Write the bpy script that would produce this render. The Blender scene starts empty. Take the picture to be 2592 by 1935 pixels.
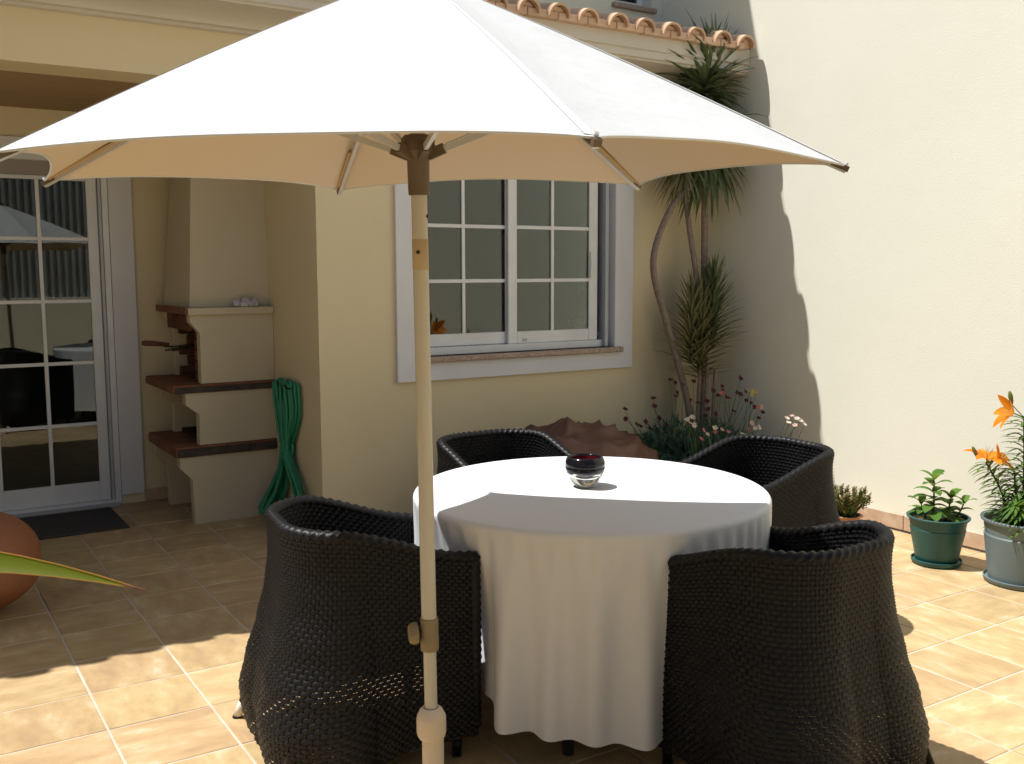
import bpy, math, random
from mathutils import Vector, Matrix, noise as mnoise
R = math.radians
random.seed(7)
sc = bpy.context.scene
COL = sc.collection

# ------------------------------------------------------------------ camera
cam = bpy.data.cameras.new("camera"); camo = bpy.data.objects.new("camera", cam); COL.objects.link(camo)
cam.sensor_fit = 'HORIZONTAL'; cam.sensor_width = 36.0; cam.lens = 36.0 * 2515.2 / 2592.0
cam.clip_start = 0.05; cam.clip_end = 500
yaw, pit, rol = R(32.423), R(6.397), R(-0.1607)
Fv = Vector((math.sin(yaw) * math.cos(pit), math.cos(yaw) * math.cos(pit), -math.sin(pit)))
rv = Vector((math.cos(yaw), -math.sin(yaw), 0)); uv = rv.cross(Fv)
Rv = rv * math.cos(rol) + uv * math.sin(rol); Uv = -rv * math.sin(rol) + uv * math.cos(rol)
M = Matrix((Rv, Uv, -Fv)).transposed().to_4x4(); M.translation = (0, 0, 1.5)
camo.matrix_world = M
sc.camera = camo

# ------------------------------------------------------------------ sky, sun, exposure
SUN = Vector((.418, -.25, -1.0)).normalized()          # direction the light travels
w = bpy.data.worlds.new("World"); sc.world = w; w.use_nodes = True
wn = w.node_tree.nodes; wl = w.node_tree.links
sky = wn.new('ShaderNodeTexSky'); sky.sky_type = 'NISHITA'; sky.sun_disc = False
sky.sun_elevation = math.asin(-SUN.z); sky.sun_rotation = math.atan2(-SUN.x, -SUN.y)
sky.air_density = 1.0; sky.dust_density = 1.2
wl.new(sky.outputs[0], wn['Background'].inputs[0]); wn['Background'].inputs[1].default_value = 0.078
sl = bpy.data.lights.new("sun", 'SUN'); sl.energy = 5.0; sl.angle = R(.53); sl.color = (1.0, .985, .95)
so = bpy.data.objects.new("sun", sl); COL.objects.link(so); so.rotation_euler = SUN.to_track_quat('-Z', 'Y').to_euler()
so.location = (-3, 2, 8)
vs = sc.view_settings; vs.view_transform = 'Standard'; vs.look = 'None'; vs.gamma = 1.0; vs.exposure = 0.33
sc.render.engine = 'CYCLES'
sc.cycles.max_bounces = 10; sc.cycles.diffuse_bounces = 3; sc.cycles.transparent_max_bounces = 12
sc.cycles.caustics_reflective = False; sc.cycles.caustics_refractive = False

# ------------------------------------------------------------------ materials
MATS = {}
def mat(name, col, rough=.8, var=None, scale=6.0, bump=0.0, bscale=60.0, spec=.3, metal=0.0, detail=4.0, objvar=0.0, coat=0.0):
    """principled surface; var = second colour mixed by noise; objvar = per-object brightness change"""
    m = bpy.data.materials.new(name); m.use_nodes = True
    nt = m.node_tree; n = nt.nodes; l = nt.links; b = n['Principled BSDF']
    b.inputs['Roughness'].default_value = rough; b.inputs['Specular IOR Level'].default_value = spec
    b.inputs['Metallic'].default_value = metal; b.inputs['Base Color'].default_value = (*col, 1)
    if coat: b.inputs['Coat Weight'].default_value = coat
    geo = n.new('ShaderNodeTexCoord'); src = geo.outputs['Object']
    out = None
    if var is not None:
        t = n.new('ShaderNodeTexNoise'); t.inputs['Scale'].default_value = scale; t.inputs['Detail'].default_value = detail
        l.new(src, t.inputs['Vector'])
        rp = n.new('ShaderNodeValToRGB'); rp.color_ramp.elements[0].position = .33; rp.color_ramp.elements[1].position = .68
        rp.color_ramp.elements[0].color = (*col, 1); rp.color_ramp.elements[1].color = (*var, 1)
        l.new(t.outputs['Fac'], rp.inputs[0]); out = rp.outputs[0]
    if objvar:
        oi = n.new('ShaderNodeObjectInfo'); hs = n.new('ShaderNodeHueSaturation')
        mr = n.new('ShaderNodeMapRange'); mr.inputs['To Min'].default_value = 1 - objvar; mr.inputs['To Max'].default_value = 1 + objvar
        l.new(oi.outputs['Random'], mr.inputs['Value']); l.new(mr.outputs[0], hs.inputs['Value'])
        if out is not None: l.new(out, hs.inputs['Color'])
        else: hs.inputs['Color'].default_value = (*col, 1)
        out = hs.outputs[0]
    if out is not None: l.new(out, b.inputs['Base Color'])
    if bump:
        t2 = n.new('ShaderNodeTexNoise'); t2.inputs['Scale'].default_value = bscale; t2.inputs['Detail'].default_value = 5
        l.new(src, t2.inputs['Vector'])
        bp = n.new('ShaderNodeBump'); bp.inputs['Strength'].default_value = 1.0; bp.inputs['Distance'].default_value = bump
        l.new(t2.outputs['Fac'], bp.inputs['Height']); l.new(bp.outputs[0], b.inputs['Normal'])
    MATS[name] = m
    return m

def translucent(name, col, tcol, mix, rough=.8, bump=0, bscale=300, var=None, scale=8):
    m = mat(name, col, rough, var=var, scale=scale, bump=bump, bscale=bscale, spec=.2)
    nt = m.node_tree; n = nt.nodes; l = nt.links
    t = n.new('ShaderNodeBsdfTranslucent'); t.inputs['Color'].default_value = (*tcol, 1)
    mx = n.new('ShaderNodeMixShader'); mx.inputs[0].default_value = mix
    l.new(n['Principled BSDF'].outputs[0], mx.inputs[1]); l.new(t.outputs[0], mx.inputs[2])
    l.new(mx.outputs[0], n['Material Output'].inputs[0])
    return m

def stucco(name, a, b, lump=.0022):
    """painted render: fine grain plus broad trowel unevenness and faint weather marks"""
    m = bpy.data.materials.new(name); m.use_nodes = True
    nt = m.node_tree; n = nt.nodes; l = nt.links; p = n['Principled BSDF']
    p.inputs['Roughness'].default_value = .92; p.inputs['Specular IOR Level'].default_value = .15
    tc = n.new('ShaderNodeTexCoord')
    big = n.new('ShaderNodeTexNoise'); big.inputs['Scale'].default_value = 1.3; big.inputs['Detail'].default_value = 6
    l.new(tc.outputs['Object'], big.inputs['Vector'])
    rp = n.new('ShaderNodeValToRGB'); rp.color_ramp.elements[0].position = .35; rp.color_ramp.elements[1].position = .7
    rp.color_ramp.elements[0].color = (*a, 1); rp.color_ramp.elements[1].color = (*b, 1)
    l.new(big.outputs['Fac'], rp.inputs[0])
    # few small dark specks
    vor = n.new('ShaderNodeTexVoronoi'); vor.inputs['Scale'].default_value = 2.2; l.new(tc.outputs['Object'], vor.inputs['Vector'])
    r2 = n.new('ShaderNodeValToRGB'); r2.color_ramp.elements[0].position = .012; r2.color_ramp.elements[1].position = .02
    r2.color_ramp.elements[0].color = (.45, .4, .33, 1); r2.color_ramp.elements[1].color = (1, 1, 1, 1)
    l.new(vor.outputs['Distance'], r2.inputs[0])
    mu = n.new('ShaderNodeMixRGB'); mu.blend_type = 'MULTIPLY'; mu.inputs[0].default_value = .8
    l.new(rp.outputs[0], mu.inputs[1]); l.new(r2.outputs[0], mu.inputs[2]); l.new(mu.outputs[0], p.inputs['Base Color'])
    fine = n.new('ShaderNodeTexNoise'); fine.inputs['Scale'].default_value = 130; fine.inputs['Detail'].default_value = 5; l.new(tc.outputs['Object'], fine.inputs['Vector'])
    mid = n.new('ShaderNodeTexNoise'); mid.inputs['Scale'].default_value = 6; mid.inputs['Detail'].default_value = 3; l.new(tc.outputs['Object'], mid.inputs['Vector'])
    b1 = n.new('ShaderNodeBump'); b1.inputs['Distance'].default_value = .0010; b1.inputs['Strength'].default_value = 1; l.new(fine.outputs['Fac'], b1.inputs['Height'])
    b2 = n.new('ShaderNodeBump'); b2.inputs['Distance'].default_value = lump; b2.inputs['Strength'].default_value = .6; l.new(mid.outputs['Fac'], b2.inputs['Height'])
    l.new(b1.outputs[0], b2.inputs['Normal']); l.new(b2.outputs[0], p.inputs['Normal'])
    MATS[name] = m
    return m

m_wall = stucco('cream_render', (.735, .635, .42), (.77, .67, .46))
m_wall2 = stucco('pale_cream_render', (.79, .775, .655), (.815, .80, .685))
m_white = mat('white_trim_paint', (.75, .76, .80), .55, var=(.71, .72, .75), scale=3, bump=.0004, bscale=90)
m_alu = mat('white_lacquered_aluminium', (.80, .81, .83), .35, var=(.72, .73, .75), scale=5, spec=.5)
m_gran = mat('speckled_pink_granite', (.30, .20, .15), .5, var=(.52, .42, .35), scale=110, detail=2, bump=.0004, bscale=200)
m_mould = mat('cornice_paint', (.66, .62, .54), .8, var=(.61, .57, .5), scale=3, bump=.0006, bscale=120)
m_mortar = mat('mortar', (.42, .30, .20), .95, var=(.34, .22, .14), scale=25, bump=.003, bscale=60)
m_rt = mat('terracotta_roof_tile', (.58, .36, .23), .85, var=(.68, .50, .36), scale=9, bump=.0015, bscale=80, objvar=.16)
m_conc = mat('grey_ceiling_board', (.37, .26, .14), .9, var=(.41, .29, .16), scale=3)
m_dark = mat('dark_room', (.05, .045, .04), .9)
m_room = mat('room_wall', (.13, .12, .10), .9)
m_curt = translucent('sheer_curtain', (.3, .28, .25), (.3, .28, .25), .3)

def tile_material(name, rand=True):
    """rustic ochre stoneware: cloudy light and rust patches, each tile shifted and turned a little"""
    m = bpy.data.materials.new(name); m.use_nodes = True
    nt = m.node_tree; n = nt.nodes; l = nt.links; p = n['Principled BSDF']
    p.inputs['Specular IOR Level'].default_value = .35
    tc = n.new('ShaderNodeTexCoord'); oi = n.new('ShaderNodeObjectInfo')
    mp = n.new('ShaderNodeVectorMath'); mp.operation = 'ADD'; l.new(tc.outputs['Object'], mp.inputs[0])
    sc_ = n.new('ShaderNodeVectorMath'); sc_.operation = 'SCALE'; sc_.inputs['Scale'].default_value = 1.0
    cb = n.new('ShaderNodeCombineXYZ')
    mm = n.new('ShaderNodeMath'); mm.operation = 'MULTIPLY'; mm.inputs[1].default_value = 37.0; l.new(oi.outputs['Random'], mm.inputs[0])
    l.new(mm.outputs[0], cb.inputs[0]); l.new(mm.outputs[0], cb.inputs[2]); l.new(cb.outputs[0], mp.inputs[1])
    st = n.new('ShaderNodeMapping'); st.inputs['Scale'].default_value = (1.0, 2.1, 1.0); st.inputs['Rotation'].default_value = (0, 0, .5); l.new(mp.outputs[0], st.inputs['Vector'])
    a = n.new('ShaderNodeTexNoise'); a.inputs['Scale'].default_value = 5.5; a.inputs['Detail'].default_value = 7; a.inputs['Roughness'].default_value = .62; l.new(st.outputs[0], a.inputs['Vector'])
    r1 = n.new('ShaderNodeValToRGB'); e = r1.color_ramp.elements
    e[0].position = .30; e[0].color = (.40, .272, .15, 1); e[1].position = .72; e[1].color = (.615, .505, .345, 1)
    x = e.new(.46); x.color = (.475, .328, .168, 1); x = e.new(.58); x.color = (.53, .382, .205, 1)
    l.new(a.outputs['Fac'], r1.inputs[0])
    hs = n.new('ShaderNodeHueSaturation'); mr = n.new('ShaderNodeMapRange'); mr.inputs['To Min'].default_value = .90; mr.inputs['To Max'].default_value = 1.07
    l.new(oi.outputs['Random'], mr.inputs['Value']); l.new(mr.outputs[0], hs.inputs['Value']); l.new(r1.outputs[0], hs.inputs['Color'])
    mh = n.new('ShaderNodeMapRange'); mh.inputs['From Min'].default_value = 0; mh.inputs['From Max'].default_value = 1; mh.inputs['To Min'].default_value = .495; mh.inputs['To Max'].default_value = .507
    fr = n.new('ShaderNodeMath'); fr.operation = 'FRACT'; l.new(mm.outputs[0], fr.inputs[0]); l.new(fr.outputs[0], mh.inputs['Value']); l.new(mh.outputs[0], hs.inputs['Hue'])
    l.new(hs.outputs[0], p.inputs['Base Color'])
    rr = n.new('ShaderNodeMapRange'); rr.inputs['To Min'].default_value = .38; rr.inputs['To Max'].default_value = .7; l.new(a.outputs['Fac'], rr.inputs['Value']); l.new(rr.outputs[0], p.inputs['Roughness'])
    b = n.new('ShaderNodeBump'); b.inputs['Distance'].default_value = .0018; l.new(a.outputs['Fac'], b.inputs['Height']); l.new(b.outputs[0], p.inputs['Normal'])
    MATS[name] = m
    return m
m_tile = tile_material('ochre_stoneware_tile')
m_skirt = mat('skirting_tile', (.50, .335, .225), .5, var=(.62, .47, .35), scale=14, objvar=.1)
m_grout = mat('pale_grout', (.60, .52, .43), .95, var=(.50, .42, .33), scale=8)
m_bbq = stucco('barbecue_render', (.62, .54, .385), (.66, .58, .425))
m_brick = mat('red_brick', (.15, .06, .033), .9, var=(.11, .045, .027), scale=25, bump=.002, bscale=70, objvar=.25)
m_soot = mat('sooty_brick', (.035, .026, .022), .95, var=(.06, .03, .022), scale=20, bump=.002, bscale=60, objvar=.3)
m_redtile = mat('red_clay_tile', (.25, .105, .05), .7, var=(.20, .082, .042), scale=16, objvar=.2)
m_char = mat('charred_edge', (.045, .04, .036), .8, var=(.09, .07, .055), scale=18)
m_iron = mat('dark_iron', (.04, .035, .03), .6, metal=.4)
m_woodh = mat('brown_wood', (.16, .06, .03), .6, var=(.1, .04, .02), scale=30)
m_hose = mat('green_hose_rubber', (.025, .25, .13), .42, var=(.035, .30, .165), scale=5, spec=.45)
m_wick = mat('black_synthetic_wicker', (.0065, .0063, .0075), .45, var=(.010, .0095, .0105), scale=30, spec=.24)
m_wick_in = mat('black_liner', (.006, .006, .006), .9)
m_ferr = mat('pale_foot_sleeve', (.7, .66, .58), .4, spec=.5)
m_blk = mat('black_rubber', (.012, .012, .012), .7)
m_cloth = translucent('white_tablecloth', (.735, .74, .77), (.6, .6, .62), .05, .9, bump=.0003, bscale=500)
m_canopy = translucent('offwhite_canvas', (.66, .665, .66), (.46, .345, .22), .10, .9, bump=.006, bscale=9)
m_lining = mat('tan_canopy_lining', (.58, .485, .375), .9, bump=.0003, bscale=420)
m_pole = mat('beige_painted_pole', (.47, .445, .385), .38, var=(.51, .48, .42), scale=6, spec=.5)
m_alubar = mat('grey_aluminium_bar', (.55, .55, .56), .4, metal=.35)
m_sleeve = mat('canvas_sleeve', (.50, .37, .22), .9)
m_brnpl = mat('brown_plastic', (.115, .082, .055), .5, var=(.14, .10, .07), scale=8)
m_clampp = mat('olive_plastic', (.22, .17, .10), .45, var=(.26, .2, .125), scale=10)
m_band = mat('faded_sticker_band', (.40, .31, .19), .5, var=(.47, .37, .24), scale=30)
m_sock = mat('offwhite_plastic', (.66, .57, .47), .55, var=(.60, .51, .41), scale=9, bump=.0004, bscale=80)
m_bean = mat('brown_leatherette', (.10, .045, .032), .5, var=(.15, .07, .045), scale=4, bump=.002, bscale=30, spec=.4)
m_bean2 = mat('terracotta_leatherette', (.29, .115, .055), .6, var=(.34, .14, .07), scale=5, bump=.001, bscale=40)
m_potg = mat('dark_green_plastic', (.008, .072, .068), .42, var=(.010, .082, .076), scale=6, spec=.5)
m_potb = mat('blue_grey_plastic', (.13, .175, .185), .5, var=(.155, .20, .21), scale=5)
m_pott = mat('terracotta_pot', (.42, .2, .11), .8, var=(.5, .27, .16), scale=9)
m_soil = mat('potting_soil', (.045, .03, .022), .95, var=(.10, .05, .03), scale=40, bump=.006, bscale=50)
m_mat = mat('dark_doormat', (.05, .045, .045), .95, var=(.075, .07, .068), scale=60, bump=.003, bscale=260)
m_quartz = mat('white_quartz', (.66, .64, .68), .4, var=(.5, .48, .54), scale=25, bump=.003, bscale=60)
m_trunk = mat('grey_ringed_bark', (.28, .22, .19), .9, var=(.2, .155, .13), scale=45, bump=.002, bscale=90)
m_alurail = mat('grey_blue_rail', (.42, .45, .50), .4, metal=.2)
m_fence = mat('grey_corrugated_metal', (.36, .37, .38), .5, metal=.1, var=(.32, .33, .34), scale=2)
m_box = mat('shutter_box', (.34, .30, .29), .6)

def leafmat(name, a, b, tr, mix=.3, scale=14):
    return translucent(name, a, tr, mix, .5, var=b, scale=scale)
l_drac = leafmat('dracaena_leaf', (.085, .125, .06), (.16, .20, .10), (.17, .21, .07), .28)
l_drac2 = leafmat('dracaena_bronze_leaf', (.16, .18, .085), (.28, .255, .13), (.3, .28, .1), .3)
l_lily = leafmat('lily_leaf', (.06, .14, .03), (.12, .23, .055), (.26, .40, .07), .38)
l_mint = leafmat('rubber_leaf', (.06, .15, .02), (.11, .22, .035), (.26, .40, .05), .35)
l_succ = leafmat('succulent_leaf', (.10, .12, .04), (.22, .13, .05), (.2, .2, .05), .2, 22)
l_blue = leafmat('blue_green_foliage', (.045, .10, .08), (.085, .155, .115), (.09, .17, .10), .28)
l_strap = leafmat('yellow_green_strap_leaf', (.085, .125, .010), (.12, .16, .014), (.26, .30, .012), .35, 5)
l_edge = mat('brown_leaf_edge', (.36, .20, .04), .6)
f_maroon = leafmat('maroon_petal', (.055, .012, .018), (.11, .02, .03), (.15, .02, .03), .3)
f_white = leafmat('white_petal', (.75, .68, .58), (.8, .62, .5), (.8, .65, .5), .35)
f_pink = leafmat('pink_petal', (.50, .10, .12), (.55, .22, .2), (.5, .15, .15), .3)
f_blush = leafmat('blush_petal', (.62, .40, .34), (.66, .48, .40), (.6, .4, .35), .3)
f_yell = leafmat('pale_yellow_petal', (.55, .44, .14), (.6, .5, .2), (.6, .5, .2), .3)
f_orange = leafmat('orange_petal', (.85, .20, .010), (.90, .36, .025), (1.0, .36, .02), .42)
f_bud = leafmat('green_bud', (.16, .2, .05), (.3, .24, .06), (.3, .3, .06), .3)
m_stem = mat('green_stem', (.07, .12, .035), .6)

def glassmat(name, tint, ior):
    m = bpy.data.materials.new(name); m.use_nodes = True
    nt = m.node_tree; n = nt.nodes; l = nt.links
    n.remove(n['Principled BSDF'])
    tr = n.new('ShaderNodeBsdfTransparent'); tr.inputs[0].default_value = (*tint, 1)
    gl = n.new('ShaderNodeBsdfGlossy'); gl.inputs['Roughness'].default_value = 0.0; gl.inputs[0].default_value = (.97, 1, .98, 1)
    fr = n.new('ShaderNodeFresnel'); fr.inputs[0].default_value = ior
    mx = n.new('ShaderNodeMixShader'); l.new(fr.outputs[0], mx.inputs[0]); l.new(tr.outputs[0], mx.inputs[1]); l.new(gl.outputs[0], mx.inputs[2])
    l.new(mx.outputs[0], n['Material Output'].inputs[0])
    MATS[name] = m
    return m
m_glass = glassmat('window_glass', (.62, .65, .62), 1.62)
m_bowlglass = mat('clear_thick_glass', (.97, .99, .97), .0, spec=.5)
m_bowlglass.node_tree.nodes['Principled BSDF'].inputs['Transmission Weight'].default_value = 1.0
m_bowlglass.node_tree.nodes['Principled BSDF'].inputs['IOR'].default_value = 1.48
m_bowldark = mat('ink_blue_glass', (.004, .004, .009), .12, spec=.4)
m_bowlred = mat('dark_red_glass', (.10, .006, .010), .12, spec=.6)

# ------------------------------------------------------------------ mesh helpers
class MB:
    def __init__(s): s.v = []; s.f = []
    def add(s, vs, fs):
        b = len(s.v); s.v += [tuple(p) for p in vs]; s.f += [tuple(i + b for i in f) for f in fs]; return s
    def box(s, x0, x1, y0, y1, z0, z1, bev=0.0):
        if bev <= 0:
            return s.add([(x0, y0, z0), (x1, y0, z0), (x1, y1, z0), (x0, y1, z0), (x0, y0, z1), (x1, y0, z1), (x1, y1, z1), (x0, y1, z1)],
                         [(0, 3, 2, 1), (4, 5, 6, 7), (0, 1, 5, 4), (1, 2, 6, 5), (2, 3, 7, 6), (3, 0, 4, 7)])
        b = min(bev, (x1 - x0) / 2.01, (y1 - y0) / 2.01, (z1 - z0) / 2.01)
        X, Y, Z = (x0, x1), (y0, y1), (z0, z1); V = []; idx = {}
        for i in (0, 1):
            for j in (0, 1):
                for k in (0, 1):
                    sx, sy, sz = (1 - 2 * i) * b, (1 - 2 * j) * b, (1 - 2 * k) * b
                    for ax, p in enumerate(((X[i], Y[j] + sy, Z[k] + sz), (X[i] + sx, Y[j], Z[k] + sz), (X[i] + sx, Y[j] + sy, Z[k]))):
                        idx[(i, j, k, ax)] = len(V); V.append(p)
        Fs = []
        g = lambda i, j, k, a: idx[(i, j, k, a)]
        Fs += [(g(0, 0, 0, 0), g(0, 0, 1, 0), g(0, 1, 1, 0), g(0, 1, 0, 0)), (g(1, 0, 0, 0), g(1, 1, 0, 0), g(1, 1, 1, 0), g(1, 0, 1, 0)),
               (g(0, 0, 0, 1), g(1, 0, 0, 1), g(1, 0, 1, 1), g(0, 0, 1, 1)), (g(0, 1, 0, 1), g(0, 1, 1, 1), g(1, 1, 1, 1), g(1, 1, 0, 1)),
               (g(0, 0, 0, 2), g(0, 1, 0, 2), g(1, 1, 0, 2), g(1, 0, 0, 2)), (g(0, 0, 1, 2), g(1, 0, 1, 2), g(1, 1, 1, 2), g(0, 1, 1, 2))]
        for j in (0, 1):
            for k in (0, 1): Fs.append((g(0, j, k, 1), g(1, j, k, 1), g(1, j, k, 2), g(0, j, k, 2)))
        for i in (0, 1):
            for k in (0, 1): Fs.append((g(i, 0, k, 0), g(i, 1, k, 0), g(i, 1, k, 2), g(i, 0, k, 2)))
        for i in (0, 1):
            for j in (0, 1): Fs.append((g(i, j, 0, 0), g(i, j, 1, 0), g(i, j, 1, 1), g(i, j, 0, 1)))
        for i in (0, 1):
            for j in (0, 1):
                for k in (0, 1): Fs.append((g(i, j, k, 0), g(i, j, k, 1), g(i, j, k, 2)))
        return s.add(V, Fs)
    def prism(s, poly, axis, a0, a1):
        """poly of 2D points extruded along axis ('x','y','z') from a0 to a1"""
        n = len(poly)
        def P(p, a):
            return {'x': (a, p[0], p[1]), 'y': (p[0], a, p[1]), 'z': (p[0], p[1], a)}[axis]
        V = [P(p, a0) for p in poly] + [P(p, a1) for p in poly]
        Fs = [tuple(range(n)), tuple(range(2 * n - 1, n - 1, -1))] + [(i, i + n, (i + 1) % n + n, (i + 1) % n) for i in range(n)]
        return s.add(V, Fs)
    def lathe(s, prof, c=(0, 0, 0), seg=32, ax=None, wob=None):
        ax = Vector(ax or (0, 0, 1)).normalized(); t = Vector((1, 0, 0)) if abs(ax.x) < .9 else Vector((0, 1, 0))
        a = ax.cross(t).normalized(); b = ax.cross(a); c = Vector(c); V = []; Fs = []
        for r, z in prof:
            for i in range(seg):
                th = 2 * math.pi * i / seg; rr = r * (wob(th, z) if wob else 1)
                V.append(c + ax * z + a * (rr * math.cos(th)) + b * (rr * math.sin(th)))
        for j in range(len(prof) - 1):
            for i in range(seg):
                i2 = (i + 1) % seg; Fs.append((j * seg + i, j * seg + i2, (j + 1) * seg + i2, (j + 1) * seg + i))
        return s.add(V, Fs)
    def tube(s, pts, rad, seg=8, cap=True):
        pts = [Vector(p) for p in pts]; n = len(pts)
        rads = rad if isinstance(rad, (list, tuple)) else [rad] * n
        V = []; Fs = []; up = None
        for i, p in enumerate(pts):
            d = (pts[min(i + 1, n - 1)] - pts[max(i - 1, 0)]).normalized()
            if up is None:
                up = Vector((0, 0, 1)) if abs(d.z) < .9 else Vector((1, 0, 0))
            a = (up - d * up.dot(d)).normalized(); up = a; b = d.cross(a)
            for k in range(seg):
                th = 2 * math.pi * k / seg; V.append(p + (a * math.cos(th) + b * math.sin(th)) * rads[i])
        for i in range(n - 1):
            for k in range(seg):
                k2 = (k + 1) % seg; Fs.append((i * seg + k, i * seg + k2, (i + 1) * seg + k2, (i + 1) * seg + k))
        if cap: Fs += [tuple(range(seg - 1, -1, -1)), tuple((n - 1) * seg + k for k in range(seg))]
        return s.add(V, Fs)
    def bar(s, p, q, wid, hei, up=(0, 0, 1)):
        p = Vector(p); q = Vector(q); d = (q - p).normalized(); up = Vector(up)
        a = d.cross(up).normalized() * wid / 2; b = a.cross(d).normalized() * hei / 2
        V = [p - a - b, p + a - b, p + a + b, p - a + b, q - a - b, q + a - b, q + a + b, q - a + b]
        return s.add(V, [(0, 3, 2, 1), (4, 5, 6, 7), (0, 1, 5, 4), (1, 2, 6, 5), (2, 3, 7, 6), (3, 0, 4, 7)])
    def grid(s, P, nu, nv, close=False):
        """P[j][i] grid of points"""
        V = [p for row in P for p in row]; Fs = []
        for j in range(nv - 1):
            for i in range(nu if close else nu - 1):
                i2 = (i + 1) % nu; Fs.append((j * nu + i, j * nu + i2, (j + 1) * nu + i2, (j + 1) * nu + i))
        return s.add(V, Fs)
    def leaf(s, base, d, length, width, droop=.3, seg=4, fold=.25, up=(0, 0, 1), shape='lance'):
        """one blade: spine bends down by droop; V section; shape sets the width along it"""
        base = Vector(base); d = Vector(d).normalized(); up = Vector(up)
        side = d.cross(up)
        if side.length < 1e-3: side = d.cross(Vector((1, .3, 0)))
        side.normalize(); nrm = side.cross(d).normalized()
        V = []; p = base.copy(); dd = d.copy()
        for i in range(seg + 1):
            t = i / seg
            if shape == 'strap': wd = width * min(1, t * 5 + .45) * (1 - t ** 3) * .5 + width * .02
            elif shape == 'oval': wd = width * .5 * math.sin(math.pi * min(.98, t * .92 + .06)) ** .7
            else: wd = width * .5 * (math.sin(math.pi * (t * .93 + .05)) ** .8)
            if i == seg: wd = width * .02
            V += [p - side * wd + nrm * wd * fold, p, p + side * wd + nrm * wd * fold]
            p = p + dd * (length / seg)
            dd = (dd + Vector((0, 0, -1)) * droop / seg * 1.6).normalized(); nrm = side.cross(dd).normalized()
        Fs = []
        for i in range(seg):
            a = i * 3; Fs += [(a, a + 1, a + 4, a + 3), (a + 1, a + 2, a + 5, a + 4)]
        return s.add(V, Fs)
    def mesh(s, name, mt, smooth=False, autos=None):
        me = bpy.data.meshes.new(name); me.from_pydata(s.v, [], s.f); me.update()
        if smooth:
            me.polygons.foreach_set('use_smooth', [True] * len(me.polygons))
            if autos is not None:
                try: me.set_sharp_from_angle(angle=R(autos))
                except Exception: pass
        if mt: me.materials.append(mt)
        return me
    def build(s, name, mt, parent=None, smooth=False, autos=None, fix=True):
        me = s.mesh(name, mt, smooth, autos)
        if fix:
            import bmesh
            bm = bmesh.new(); bm.from_mesh(me); bmesh.ops.recalc_face_normals(bm, faces=bm.faces); bm.to_mesh(me); bm.free()
        o = bpy.data.objects.new(name, me); COL.objects.link(o); o.parent = parent
        return o

def inst(name, me, parent=None, loc=(0, 0, 0), rot=(0, 0, 0)):
    o = bpy.data.objects.new(name, me); COL.objects.link(o); o.parent = parent; o.location = loc; o.rotation_euler = rot; return o
def tag(o, label=None, cat=None, group=None, kind=None):
    if label: o['label'] = label
    if cat: o['category'] = cat
    if group: o['group'] = group
    if kind: o['kind'] = kind
    return o
def thing(name, label, cat, loc=(0, 0, 0), rz=0, group=None):
    o = bpy.data.objects.new(name, None); COL.objects.link(o); o.location = loc; o.rotation_euler = (0, 0, rz); o.empty_display_size = .1
    return tag(o, label, cat, group)
def copy_tree(o, parent=None):
    c = o.copy(); COL.objects.link(c); c.parent = parent
    for ch in list(o.children): copy_tree(ch, c)
    return c
def rnd(a, b): return random.uniform(a, b)
def catmull(pts, n=6):
    pts = [Vector(p) for p in pts]; out = []
    for i in range(len(pts) - 1):
        p0, p1, p2, p3 = pts[max(i - 1, 0)], pts[i], pts[i + 1], pts[min(i + 2, len(pts) - 1)]
        for k in range(n):
            t = k / n
            out.append(.5 * ((2 * p1) + (p2 - p0) * t + (2 * p0 - 5 * p1 + 4 * p2 - p3) * t * t + (3 * p1 - p0 - 3 * p2 + p3) * t ** 3))
    out.append(pts[-1]); return out

XR, YW, XC, YD = 4.901, 5.17, 2.028, 6.70
XL = -1.05                      # left end of the porch
# ------------------------------------------------------------------ floor
T = .337; X0, Y0 = .551, 3.69
fl = MB(); fl.add([(-14, -8, -.0025), (9, -8, -.0025), (9, 12, -.0025), (-14, 12, -.0025)], [(0, 1, 2, 3)])
floor = fl.build('floor', m_grout, fix=False); tag(floor, kind='structure')
tm = MB().box(-T / 2 + .004, T / 2 - .004, -T / 2 + .004, T / 2 - .004, -.012, .0, .0022).mesh('floor_tile', m_tile)
ntile = 0
rest = MB()
i0 = math.floor((-3.2 - X0) / T); i1 = math.ceil((XR - X0) / T); j0 = math.floor((-3.0 - Y0) / T); j1 = math.ceil((6.75 - Y0) / T)
for j in range(j0, j1):
    for i in range(i0, i1):
        cx, cy = X0 + (i + .5) * T, Y0 + (j + .5) * T
        if cx > XR + T * .4 or (cx > XC + T * .5 and cy > YW + T * .5): continue
        seen = (cy > 1.55 and cx > .09 * cy - .35 and cx < .09 * cy + (cy + .2) * 1.75)
        if seen and ntile < 300:
            o = inst('floor_tile', tm, floor, (cx, cy, rnd(-.0008, .0008)), (rnd(-.0015, .0015), rnd(-.0015, .0015), rnd(0, 3.999) // 1 * R(90)))
            ntile += 1
        else:
            rest.box(cx - T / 2 + .004, cx + T / 2 - .004, cy - T / 2 + .004, cy + T / 2 - .004, -.012, 0)
r_ = rest.build('floor_tiles_beyond', m_tile, floor, fix=False); r_['kind'] = 'stuff'

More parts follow.
